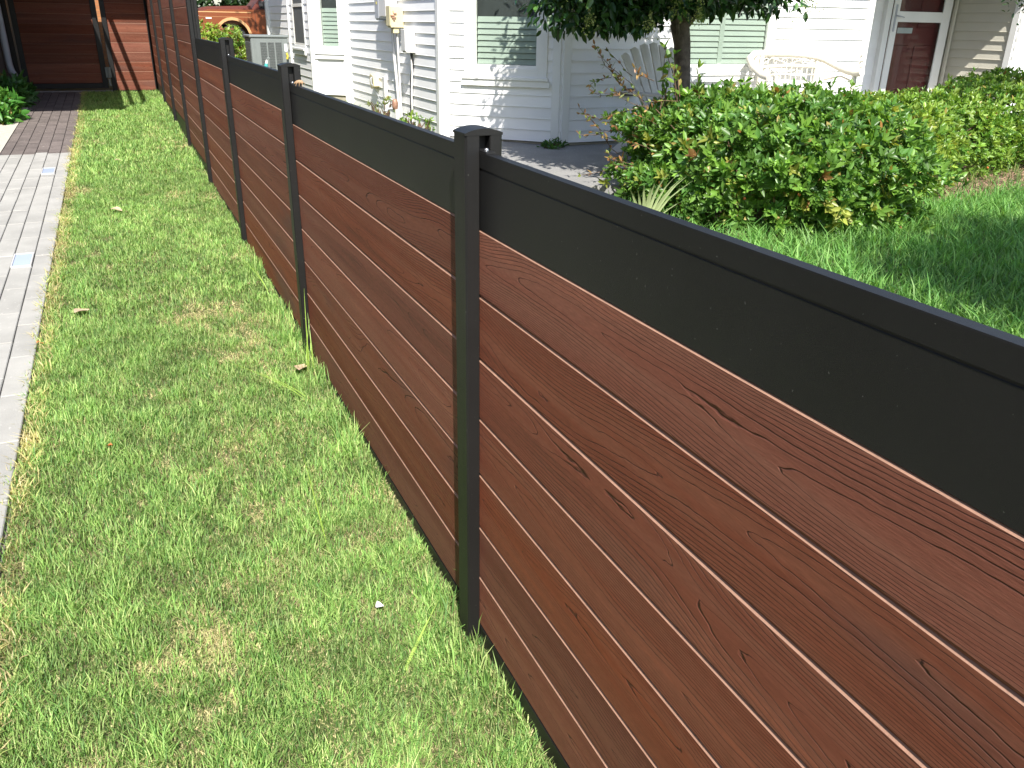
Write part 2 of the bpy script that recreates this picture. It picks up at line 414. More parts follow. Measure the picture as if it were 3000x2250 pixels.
def rail_mesh(parent, name, y0, y1, z0, z1, bead=True):
    m = MB()
    if bead:
        poly = [(.0010, z0), (.020, z0), (.020, z1-.002), (.018, z1), (.000, z1), (-.0004, z1-.002), (-.0004, z1-.029), (.0020, z1-.030), (.0020, z1-.0325), (.0010, z1-.0335)]
    else:
        poly = [(-.0005, z0), (.0205, z0), (.0205, z1), (-.0005, z1)]
    m.prism(poly, 'y', y0, y1); return m.build(name, 'black_aluminium', parent)
P0 = 1.519; SP = 1.97
PY = [P0+SP*(i-1) for i in range(9)]             # PY[1] is the post beside the camera's view
PANEL_TOP = {1: 1.095, 2: 1.097, 3: 1.130, 4: 1.190}
CAP = {0: 1.262, 1: 1.277, 2: 1.310, 3: 1.366}
def make_post(parent, y, ztop, rail_z=None, x=0):
    m = MB(); poly = [(px+x, py+y) for px, py in post_polygon()]
    m.prism(poly, 'z', -.3, ztop); p = m.build('post', 'black_aluminium', parent)
    m = MB(); arc = []
    for i in range(11):
        u = i/10; xx = -.0305+u*.078; arc.append((x+xx, ztop+.0035+.0085*(1-(2*u-1)**2)))
    cap = [(x+.0475, ztop-.001), (x-.0305, ztop-.001)]+arc
    m.prism(cap, 'y', y-.0006, y+.0656)
    m.build('cap', 'black_aluminium', p)
    if rail_z:
        m = MB(); m.box(x+.0005, x+.0205, y-.030, y+.0235, rail_z+.0005, rail_z+.0035); m.build('bracket', 'black_plastic', p)
        m = MB(); m.lathe([(.0045, 0), (.0045, .0025), (.003, .0045), (.0, .005)], (x+.011, y-.006, rail_z+.0035), 10); m.build('screw', 'steel', p)
    return p
low = thing('privacy_fence', 'low fence of reddish brown composite boards with black top rails and posts', 'fence', (0, 0, 0))
for i in (0, 1, 2, 3):
    make_post(low, PY[i], CAP[i], (PANEL_TOP.get(i, 1.09)+.150) if i > 0 else None)
for k in (1, 2, 3, 4):
    y0, y1 = PY[k-1]+.043, PY[k]+.022; zt = PANEL_TOP[k]
    boards(low, (y0+y1)/2, y1-y0, zt, 7)
    rail_mesh(low, 'top_rail', y0, y1, zt+.0006, zt+.150)
    rail_mesh(low, 'bottom_rail', y0, y1, zt-7*BOARD_H-.26, zt-7*BOARD_H-.0008, False)
tall = thing('privacy_fence', 'tall section of the composite board fence, its top above the low rails', 'fence', (0, 0, 0))
TZ = {5: 1.149+.1398*6, 6: 1.439+.1398*4, 7: 1.381+.1398*4, 8: 1.381+.1398*4}
for i in (4, 5, 6, 7, 8): make_post(tall, PY[i], 2.24 if i < 7 else 2.20)
for k in (5, 6, 7, 8):
    y0, y1 = PY[k-1]+.043, PY[k]+.022; zt = TZ[k]; nb = int((zt-(gz((y0+y1)/2)+.05))/BOARD_H)
    boards(tall, (y0+y1)/2, y1-y0, zt, nb)
    rail_mesh(tall, 'top_rail', y0, y1, zt+.0006, zt+.150)
    rail_mesh(tall, 'bottom_rail', y0, y1, zt-nb*BOARD_H-.22, zt-nb*BOARD_H-.0008, False)
# back fence with its gate; boards run along x at y = YF
YF = 15.13
back = thing('privacy_fence', 'short return panel of the board fence between the corner and the gate', 'fence', (0, YF, 0))
def xboards(parent, x0, x1, ztop, n, y=0):
    ln = round(x1-x0, 4)
    if ln not in BM: BM[ln] = board_mesh(ln)
    for k in range(n):
        o = place('board', BM[ln], parent, ((x0+x1)/2, y, ztop-(k+1)*BOARD_H)); o.rotation_euler[2] = math.pi/2
xboards(back, -.60, -.045, .431+.1398*11, 11)
m = MB(); m.box(-.60, -.045, -.001, .02, .2, .430); m.build('bottom_rail', 'black_aluminium', back)
m = MB(); m.box(-.60, -.045, -.001, .02, .431+.1398*11+.0005, .431+.1398*11+.12); m.build('top_rail', 'black_aluminium', back)
m = MB(); m.box(-.046, -.0315, -.02, .06, 0, 2.15, .003); m.build('post', 'black_aluminium', back)
m = MB(); m.box(-.672, -.600, -.025, .055, 0, 2.22, .004); m.build('post', 'black_aluminium', back)
gate = thing('gate', 'dark board gate in black frame standing in the shade at the path end', 'gate', (0, YF, 0))
m = MB(); m.box(-.800, -.722, -.02, .03, .47, 2.16, .004); m.build('frame_stile', 'black_aluminium', gate)
m = MB(); m.box(-1.875, -1.80, -.02, .03, .47, 2.16, .004); m.build('frame_stile', 'black_aluminium', gate)
m = MB(); m.box(-1.80, -.80, -.018, .028, .47, .545, .004); m.build('frame_rail', 'black_aluminium', gate)
m = MB(); m.box(-1.80, -.80, -.018, .028, 2.085, 2.16, .004); m.build('frame_rail', 'black_aluminium', gate)
xboards(gate, -1.80, -.80, .545+.1398*11, 11)
for zc in (.70, 1.9):
    m = MB(); m.box(-.735, -.655, -.034, -.026, zc-.075, zc+.075, .002); m.tube([(-.697, -.038, zc-.08), (-.697, -.038, zc+.08)], .010, 8); m.build('hinge', 'ac_grey', gate)
m = MB(); m.box(-.71, -.68, -.034, -.026, .50, .60, .002); m.build('drop_bolt', 'ac_grey', gate)
m = MB(); m.box(-1.99, -1.90, -.03, .06, .2, 2.22, .004); tag(m.build('gate_post', 'black_aluminium', None, (0, YF, 0)), 'black square post on the plant side of the dark gate', 'post')
m = MB(); m.box(-1.95, -.60, .0, .09, .30, .435); tag(m.build('threshold', 'concrete', None, (0, YF-.02, 0)), 'low concrete threshold strip under the dark gate', 'threshold')

# brick wall seen through the slit beside the gate
bw = MB(); bw.box(-2.5, .6, 0, .2, .2, 3.4); o = bw.build('brick_wall', 'brick_orange', None, (0, 20.2, 0)); tag(o, 'sunlit orange brick wall glimpsed through the slit beside the gate', 'wall')

# the owner's building beside the gate, with the canopy shaped out of view to shade it
own = thing('side_building', 'dark building side and canopy shaped out of view to shade the gate corner', 'building', (-2.02, 13.1, 0))
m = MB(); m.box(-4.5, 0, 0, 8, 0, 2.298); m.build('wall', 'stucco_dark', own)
m = MB(); m.box(-6, -1.05, -21, 0, 0, 3.3); m.build('wall', 'stucco_mid', own)  # unseen long wall, added to cut sky light at the gate
m = MB(); m.box(-4.6, .97, -2.18, 6.2, 2.3, 2.42); m.build('added_canopy', 'stucco_dark', own)  # unseen slab, height and edges set to darken the gate
m = MB(); m.box(.97, 2.42, 1.28, 6.2, 2.3, 2.42); m.build('added_canopy', 'stucco_dark', own)
m = MB(); m.tube([(1.26, -1.35, 2.34), (1.26, 1.28, 2.34)], .035, 8); m.build('shadow_bar', 'black_aluminium', own)  # unseen bars, laid to cast the stripes on back fence and lawn
m = MB(); m.tube([(1.09, -1.67, 2.34), (1.09, 1.28, 2.34)], .03, 8); m.build('shadow_bar', 'black_aluminium', own)
m = MB(); m.tube([(.96, -2.05, 2.34), (1.09, -1.67, 2.34), (1.26, -1.35, 2.34)], .035, 8); m.build('shadow_bar', 'black_aluminium', own)
m = MB(); m.tube([(.06, 1.35, 2.28), (.06, 1.35, .85), (.075, 1.33, .76), (.11, 1.28, .70)], .045, 10); m.build('downspout', 'grey_box', own)

# ------------------------------------------------------------------ neighbour's house
CO = .1143
house = thing('house', 'white house with horizontal vinyl siding beyond the fence', 'house', (2.6, 8, .3))
HO = Vector((2.6, 8, .3))
def hb(mb, name, mat, parent=None):
    """build a mesh given in world coordinates as a part of the house"""
    par = parent or house
    o = mb.build(name, mat, par)
    o.location = -HO if parent is None else (0, 0, 0)
    return o
def cut(L, z0, z1, ops):
    """rectangles of the wall around its openings"""
    out = []; xs = sorted({0, L, *[a for o in ops for a in o[:2]]})
    for a, b in zip(xs[:-1], xs[1:]):
        seg = sorted([(o[2], o[3]) for o in ops if o[0] <= a+1e-6 and o[1] >= b-1e-6]); z = z0
        for c, d in seg:
            if c > z: out.append((a, b, z, c))
            z = d
        if z < z1: out.append((a, b, z, z1))
    return out
plank_cache = {}
def wall(p0, p1, z0, z1, ops=(), lip=.0065, mat='vinyl', zref=1.487, trims=(True, True)):
    """clapboard wall from p0 to p1 (outside is on the right hand when walking p0 -> p1)"""
    p0 = Vector((*p0, 0)); p1 = Vector((*p1, 0)); d = (p1-p0); L = d.length; d.normalize(); ang = math.atan2(d.y, d.x)
    # local frame: x along the wall, y inward (left of walk), z up
    m = MB()
    for a, b, c, e in cut(L, z0, z1, ops): m.box(a, b, .004, .12, c, e)
    wo = m.build('wall', mat, house); wo.location = p0-HO; wo.rotation_euler[2] = ang
    n0 = math.floor((z0-zref)/CO)
    zc = zref+n0*CO
    while zc < z1-.01:
        za, zb = max(zc, z0), min(zc+CO, z1)
        if zb-za > .02:
            spans = [(0.0, L)]
            for o in ops:
                if o[2] < (za+zb)/2 < o[3]:
                    ns = []
                    for a, b in spans:
                        if o[0] > a: ns.append((a, min(b, o[0])))
                        if o[1] < b: ns.append((max(a, o[1]), b))
                    spans = [(a, b) for a, b in ns if b-a > .015]
            for a, b in spans:
                key = (round(b-a, 3), round(zb-za, 3), lip, mat)
                if key not in plank_cache:
                    h = zb-za; mm = MB()
                    poly = [(.004, 0), (-lip+.001, 0), (-lip, .0015), (-lip*.75, .006), (.0015, h-.0005), (.004, h-.0005)]
                    mm.prism(poly, 'x', 0, b-a); plank_cache[key] = mm.mesh('siding_plank', mat)
                q = place('siding_plank', plank_cache[key], wo, (a, 0, za))
        zc += CO
    return wo, L
def trim(x, y, w_, z0, z1, ang, name='corner_trim', mat='trim_white', proud=.018):
    m = MB(); m.box(-w_/2, w_/2, -proud, .03, z0, z1, .002); o = m.build(name, mat, house); o.location = Vector((x, y, 0))-HO; o.rotation_euler[2] = ang; return o
ZB, ZT = .345, 2.40
def window(p0, p1, s0, s1, z0, z1, blind_top=None, casing=.06, sill=True, divider=False, dark=False, sash=None, casing_mat='trim_white'):
    p0 = Vector((*p0, 0)); p1 = Vector((*p1, 0)); d = (p1-p0).normalized(); ang = math.atan2(d.y, d.x)
    base = p0-HO
    m = MB(); c = casing; of = -.030 if not dark else -.016; ob = .05 if not dark else .0
    m.box(s0-c, s0+.012, of, ob, z0-c, z1+c, .003); m.box(s1-.012, s1+c, of, ob, z0-c, z1+c, .003)
    m.box(s0+.012, s1-.012, of, ob, z0-c, z0+.012, .003); m.box(s0+.012, s1-.012, of, ob, z1-.012, z1+c, .003)
    f = m.build('window', casing_mat, house); f.location = base; f.rotation_euler[2] = ang
    m = MB(); t = .028
    m.box(s0+.012, s0+.012+t, -.012, .03, z0+.012, z1-.012, .002); m.box(s1-.012-t, s1-.012, -.012, .03, z0+.012, z1-.012, .002)
    m.box(s0+.012+t, s1-.012-t, -.012, .03, z0+.012, z0+.012+t, .002); m.box(s0+.012+t, s1-.012-t, -.012, .03, z1-.012-t, z1-.012, .002)
    if sash: m.box(s0+.012+t, s1-.012-t, -.016, .028, sash-.022, sash+.022, .002)
    m.build('frame', 'sill_cream' if dark else 'trim_white', f)
    m = MB(); m.box(s0+.03, s1-.03, .006, .010, z0+.03, z1-.03)
    if not dark: m.build('pane', 'pane', f)
    bt = blind_top or z1-.02
    if not dark:
        m = MB(); z = z0+.045
        cuts = [(s0+.045, (s0+s1)/2-.03), ((s0+s1)/2+.03, s1-.045)] if divider else [(s0+.045, s1-.045)]
        while z < bt:
            for a, b in cuts:
                m.add([(a, .030, z), (b, .030, z), (b, .044, z+.0535), (a, .044, z+.0535), (a, .033, z-.002), (b, .033, z-.002), (b, .048, z+.0525), (a, .048, z+.0525)],
                      [(0, 1, 2, 3), (7, 6, 5, 4), (0, 4, 5, 1), (3, 2, 6, 7)])
            z += .0572
        if divider: m.box((s0+s1)/2-.03, (s0+s1)/2+.03, .026, .054, z0+.03, z1-.03)
        m.build('blind', 'blind', f)
    m = MB(); m.box(s0+.0125, s1-.0125, .095 if not dark else -.006, .11, z0+.0125, z1-.0125); m.build('dark_backing', 'room_shade' if not dark else 'screen', f)  # dark panel in place of the unlit room
    if sill:
        m = MB(); m.box(s0-c-.02, s1+c+.02, -.055, -.0305, z0-c-.02, z0-c+.012, .003)
        m.box(s0-c-.035, s1+c+.035, -.040, -.008, z0-c-.085, z0-c-.021, .003); m.build('sill', 'trim_white', f)
    return f
# plan of the visible walls, walked so that the outside is on the right hand
A0, A1 = (2.58, 12.90), (2.58, 8.95)          # long wall parallel to the fence
B1 = (3.53, 8.0)                              # 45 degree bay wall
C1 = (7.60, 8.0)                              # front wall
s2 = math.sqrt(2)
wall(A0, A1, ZB, ZT, lip=.0125)
bayL = (Vector(B1)-Vector(A1)).length
bw0, bw1 = .36, 1.11
wall(A1, B1, ZB, ZT, [(bw0, bw1, 1.05, 2.25)], lip=.012)
window(A1, B1, bw0, bw1, 1.05, 2.25, blind_top=1.52, casing=.085)
fw0, fw1 = 4.86-3.53, 6.13-3.53
wall(B1, C1, ZB, ZT, [(fw0, fw1, 1.07, 2.2)], lip=.014)
window(B1, C1, fw0, fw1, 1.07, 2.2, divider=True, casing=.055)
for q in ((A1[0]-.012, A1[1]+.05, -math.pi/2), (A1[0]+.035, A1[1]-.035, -math.pi/4), (B1[0]-.035, B1[1]+.035, -math.pi/4), (B1[0]+.05, B1[1]-.012, 0)):
    trim(q[0], q[1], .085, ZB-.02, ZT, q[2])
trim(C1[0]-.045, C1[1]-.012, .09, ZB-.02, ZT, 0)
# recess with the entrance
YD = 9.02; XR = 10.17
wall((C1[0], C1[1]), (C1[0], YD), ZB, ZT)
wall((C1[0], YD), (8.83, YD), ZB, ZT, trims=(0, 0))
wall((10.03, YD), (XR, YD), ZB, ZT, mat='vinyl_cream')
wall((8.83, YD), (10.03, YD), 2.72, 2.9)
wall((XR, YD), (XR, 8.0), ZB, ZT, mat='vinyl_cream', lip=.018)
wall((XR, 8.0), (13.5, 8.0), ZB, ZT)
trim(XR-.012, 8.045, .09, ZB-.02, ZT, -math.pi/2); trim(XR+.04, 8.0-.012, .085, ZB-.02, ZT, 0)
m = MB(); m.tube([(XR-.04, YD-.04, ZB), (XR-.04, YD-.04, ZT)], .03, 6, smooth=False); hb(m, 'corner_trim', 'vinyl_cream')
# entrance door
m = MB(); m.box(8.95, 9.93, YD-.01, YD+.03, .56, 2.66); door = hb(m, 'door', 'door_red')
m = MB()
for a, b in ((9.06, 9.40), (9.50, 9.84)):
    for c, e in ((.72, 1.30), (1.52, 2.5)):
        m.box(a, b, YD-.024, YD-.0101, c, e, .008)
hb(m, 'door_panel', 'door_red', door)
m = MB()
m.box(8.83, 8.925, YD-.07, YD+.02, .50, 2.72, .004); m.box(9.935, 10.03, YD-.07, YD+.02, .50, 2.72, .004); m.box(8.925, 9.935, YD-.07, YD+.02, 2.64, 2.72, .004)
m.box(8.925, 9.935, YD-.14, YD+.02, .45, .575, .004)
hb(m, 'door_frame', 'trim_white')
m = MB()
m.box(8.93, 9.035, YD-.095, YD-.072, .58, 2.63, .003); m.box(9.845, 9.93, YD-.095, YD-.072, .58, 2.63, .003)
m.box(9.035, 9.845, YD-.095, YD-.072, 1.59, 1.72, .003); m.box(9.035, 9.845, YD-.095, YD-.072, .58, .645, .003); m.box(9.035, 9.845, YD-.095, YD-.072, 2.54, 2.63, .003)
sdoor = hb(m, 'storm_door', 'trim_white')
m = MB(); m.box(9.036, 9.844, YD-.086, YD-.082, .646, 1.589); hb(m, 'pane', 'pane', sdoor)
m = MB(); m.box(9.036, 9.844, YD-.086, YD-.082, 1.721, 2.539); hb(m, 'pane', 'pane', sdoor)
m = MB(); m.box(8.955, 8.985, YD-.106, YD-.096, 1.47, 1.80, .003); m.tube([(8.97, YD-.10, 1.67), (8.97, YD-.14, 1.66), (9.04, YD-.145, 1.655), (9.09, YD-.135, 1.645)], .008, 8); hb(m, 'handle', 'grey_box', sdoor)
m = MB(); m.box(9.12, 9.40, YD-.030, YD-.0245, 1.45, 1.52, .002); hb(m, 'mail_slot', 'grey_box', door)
# second, smaller bay further along the fence
D0, D1 = (2.13, 13.35), (2.58, 12.90)
wall(D0, D1, ZB+.12, ZT, [(.13, .50, 1.10, 2.2)])
window(D0, D1, .13, .50, 1.10, 2.2, blind_top=1.62, casing=.05)
E0 = (2.13, 15.07)
wall(E0, D0, ZB+.12, ZT, [(.42, 1.24, 1.12, 2.2)], lip=.010)
window(E0, D0, .42, 1.24, 1.12, 2.2, dark=True, casing=.04, sash=1.70)
wall((2.16, 17.2), (2.16, 15.07), ZB+.12, ZT, lip=.009)
wall((5.0, 17.2), (2.16, 17.2), ZB+.12, ZT)
trim(2.58-.012, 12.86, .08, ZB, ZT, -math.pi/2); trim(2.58-.05, 12.95-.018, .08, ZB, ZT, -math.pi/4)
trim(D0[0]-.012, D0[1]+.04, .07, ZB, ZT, -math.pi/2); trim(D0[0]+.03, D0[1]-.04, .07, ZB, ZT, -math.pi/4); trim(E0[0]-.012, E0[1]-.04, .07, ZB, ZT, -math.pi/2)
m = MB(); m.box(2.10, 2.165, 17.1, 17.22, ZB, ZT); hb(m, 'corner_trim', 'trim_white')
# foundation strip under the siding
m = MB()
for a, b in ((A0, A1), (A1, B1), (B1, C1), (D0, D1), (E0, D0), ((XR, 9.0), (XR, 8.0)), ((XR, 8.0), (13.5, 8.0))):
    a = Vector((*a, 0)); b = Vector((*b, 0)); d = (b-a).normalized(); n = Vector((d.y, -d.x, 0))*-.02
    q = [a+n, b+n, b+n*5, a+n*5]
    m.prism([(v.x, v.y) for v in q], 'z', 0, ZB+(.0 if a.y < 12.95 and b.y < 12.95 else .118))
hb(m, 'foundation', 'foundation')
# roof: soffit outline that follows the walls, then a hip above
def roof():
    out = [(2.52, 12.90), (2.52, 8.90), (3.05, 8.36), (3.62, 7.78), (3.95, 7.40), (14, 7.40), (14, 17.5), (1.84, 17.5), (1.84, 15.12), (2.08, 15.10), (2.08, 13.33)]
    m = MB(); n = len(out); z = 2.46
    inner = [(8.0+(x-8.0)*.25, 13.5+(y-13.5)*.25) for x, y in out]
    vs = [(x, y, z) for x, y in out]+[(x, y, z+.14) for x, y in out]+[(x, y, 4.9) for x, y in inner]
    m.add(vs, [tuple(range(n))[::-1]]+[(i, (i+1) % n, n+(i+1) % n, n+i) for i in range(n)]+[(n+i, n+(i+1) % n, 2*n+(i+1) % n, 2*n+i) for i in range(n)]+[tuple(range(2*n, 3*n))])
    hb(m, 'roof', 'roof_shingle')
roof()
sloped_sheet('patio', 'concrete', [(2.66, 6.1), (3.1, 6.0), (4.9, 6.85), (7.8, 6.85), (10.4, 7.2), (10.4, 9.2), (7.5, 9.2), (7.5, 8.6), (3.4, 8.6), (2.62, 8.95)], .085)
sloped_sheet('entry_step', 'concrete', [(8.6, 8.45), (10.16, 8.45), (10.16, 9.1), (8.6, 9.1)], .20)

# ------------------------------------------------------------------ things on the long wall
XA = 2.58
def wallbox(name, mat, y0, y1, z0, z1, dep, label, cat, lid=None, x1=XA-.004, x0=None):
    m = MB(); xa = x0 if x0 is not None else x1-dep
    m.box(xa, x1, y0, y1, z0, z1, .006)
    t = thing(name, label, cat, (XA, (y0+y1)/2, z0))
    o = m.build('case', mat, t); o.location = -Vector(t.location)
    if lid:
        m = MB(); m.box(xa-.012, xa-.0005, y0-.006, y1+.006, z0+.02, z1+.006, .004); o = m.build('lid', lid, t); o.location = -Vector(t.location)
    return t
t = wallbox('disconnect_box', 'grey_box', 10.86, 11.02, 1.50, 1.80, .11, 'grey electrical disconnect box on the siding wall', 'electrical box', 'grey_box')
m = MB(); m.box(XA-.13, XA-.12, 10.92, 10.95, 1.68, 1.71); o = m.build('label_plate', 'yellow_tag', t); o.location = -Vector(t.location)
wallbox('meter_box', 'plastic_white', 10.45, 10.72, 1.52, 2.05, .14, 'large white meter cabinet above the conduits on the siding wall', 'electrical box', 'plastic_white')
t = wallbox('cable_box', 'beige_box', 10.22, 10.36, 1.42, 1.65, .16, 'beige cable junction box beside the meter cabinet', 'electrical box', 'beige_box')
m = MB(); m.box(XA-.13, XA-.06, 10.24, 10.34, 1.36, 1.42, .004); o = m.build('hub', 'beige_box', t); o.location = -Vector(t.location)
m = MB()
for k in range(5): m.box(XA-.165+random.uniform(-.004, .05), XA-.12+random.uniform(-.03, .05), 10.205, 10.2195, 1.50+k*.022, 1.513+k*.022)
o = m.build('stain_clips', 'copper', t); o.location = -Vector(t.location)
t = wallbox('service_box', 'plastic_white', 9.79, 9.93, 1.16, 1.405, .12, 'pale grey service box below the beige one', 'electrical box', 'plastic_white')
m = MB(); m.tube([(XA-.06, 10.52, 1.53), (XA-.06, 10.50, 1.2), (XA-.06, 10.40, .8), (XA-.06, 10.36, .55), (XA-.06, 10.36, .2)], .018, 8)
tag(m.build('conduit', 'plastic_white'), 'white pipe running down the wall from the meter cabinet', 'pipe')
m = MB(); m.tube([(XA-.07, 10.29, 1.37), (XA-.06, 10.30, 1.0), (XA-.05, 10.30, .6), (XA-.05, 10.28, .2)], .013, 8)
tag(m.build('conduit', 'plastic_white'), 'white pipe running down from the beige junction box', 'pipe')
m = MB(); m.tube([(XA-.05, 9.83, 1.16), (XA-.02, 9.87, 1.05), (XA-.025, 9.95, .85), (XA-.02, 9.97, .7), (XA-.03, 9.96, .5), (XA-.03, 9.93, .2)], .014, 6)
tag(m.build('cable', 'rubber'), 'black cable hanging below the pale grey service box', 'cable')
m = MB(); m.tube([(XA-.045, 9.855, 1.16), (XA-.03, 9.88, .95), (XA-.03, 9.925, .7), (XA-.03, 9.90, .2)], .011, 8)
tag(m.build('conduit', 'plastic_white'), 'thin white pipe beside the hanging black cable', 'pipe')
# handset-like telephone junction with its cord
t = thing('phone_box', 'small beige telephone box on the siding with a dangling cord', 'phone box', (XA, 11.45, .68))
m = MB(); m.prism([(11.36, .70), (11.50, .66), (11.56, .72), (11.55, .83), (11.50, .845), (11.38, .82)], 'x', XA-.09, XA-.004); o = m.build('case', 'beige_box', t); o.location = -Vector(t.location)
m = MB(); m.tube([(XA-.10, 11.385, .81), (XA-.12, 11.38, .80), (XA-.12, 11.37, .73), (XA-.10, 11.37, .71)], .009, 6); o = m.build('handle', 'grey_box', t); o.location = -Vector(t.location)
m = MB(); m.tube([(XA-.06, 11.45, .67), (XA-.03, 11.44, .60), (XA-.02, 11.38, .545), (XA-.02, 11.20, .50), (XA-.02, 11.05, .455), (XA-.02, 10.9, .42)], .004, 5); o = m.build('cord', 'grey_box', t); o.location = -Vector(t.location)
m = MB(); m.box(XA-.055, XA-.008, 10.98, 11.07, .2, .84, .006); tag(m.build('downpipe', 'plastic_white'), 'short square white downpipe stub between telephone box and conduits', 'pipe')
# valve with bell-shaped cover
t = thing('water_valve', 'rusty bell shaped cap on a white standpipe with a grey tap', 'valve', (XA-.16, 10.10, .25))
m = MB(); m.lathe([(.028, 0), (.028, .27)], (0, 0, 0), 12); m.build('standpipe', 'plastic_white', t)
m = MB(); m.lathe([(.022, .27), (.034, .285), (.038, .32), (.034, .36), (.022, .385), (.0, .39)], (-.02, .02, 0), 12); m.build('cap', 'copper', t)
m = MB(); m.tube([(-.02, .02, .28), (-.08, .05, .275), (-.13, .06, .265)], [.014, .013, .01], 8); m.lathe([(.012, .24), (.022, .25), (.022, .258), (.01, .265)], (-.12, .06, 0), 10); m.build('tap', 'grey_box', t)

# ------------------------------------------------------------------ air conditioner
ac = thing('air_conditioner', 'grey outdoor air conditioner unit beside the white wall', 'air conditioner', (1.47, 13.1, gz(13.1)))
m = MB(); m.box(-.26, .26, 0, .56, .05, .90, .01); m.build('cabinet', 'ac_grey', ac)
m = MB(); m.box(-.275, .275, -.015, .575, .9005, .935, .008); m.build('top_cover', 'ac_grey', ac)
m = MB()
for c in range(3):
    for k in range(34): m.box(-.13+c*.105, -.045+c*.105, -.008, -.0005, .12+k*.0215, .131+k*.0215)
o = m.build('louvre', 'ac_louvre', ac); o['kind'] = 'stuff'
m = MB()
for c in range(4):
    for k in range(34): m.box(-.268, -.2605, .05+c*.13, .15+c*.13, .12+k*.0215, .131+k*.0215)
o = m.build('louvre', 'ac_louvre', ac); o['kind'] = 'stuff'
m = MB(); m.box(-.215, -.20, -.009, -.0005, .06, .89); m.box(.17, .185, -.009, -.0005, .06, .89); m.build('corner_strip', 'ac_grey', ac)
m = MB(); m.box(.205, .245, -.006, -.0005, .72, .82); m.build('rating_label', 'paper', ac)
m = MB(); m.tube([(.225, -.03, .70), (.235, -.04, .66), (.225, -.03, .62)], .016, 8); m.build('valve', 'yellow_tag', ac)
m = MB(); m.box(-.36, .36, -.1, .66, -.1, .045); m.build('pad', 'concrete', ac)
t = thing('hose_nozzle', 'teal hose nozzle standing in front of the air conditioner', 'hose nozzle', (1.30, 12.5, gz(12.5)))
m = MB(); m.tube([(-.03, 0, 0), (-.012, 0, .50)], .012, 8); m.build('stake', 'ac_grey', t)
m = MB(); m.tube([(-.012, 0, .48), (0, 0, .56), (.008, 0, .60)], [.026, .028, .02], 10); m.build('grip', 'teal', t)
m = MB(); m.tube([(.008, 0, .595), (.018, 0, .645)], [.02, .012], 10); m.build('collar', 'plastic_white', t)
m = MB(); m.tube([(.018, 0, .64), (.03, 0, .67), (.05, 0, .675), (.055, 0, .655)], .008, 8); m.build('spout', 'ac_grey', t)

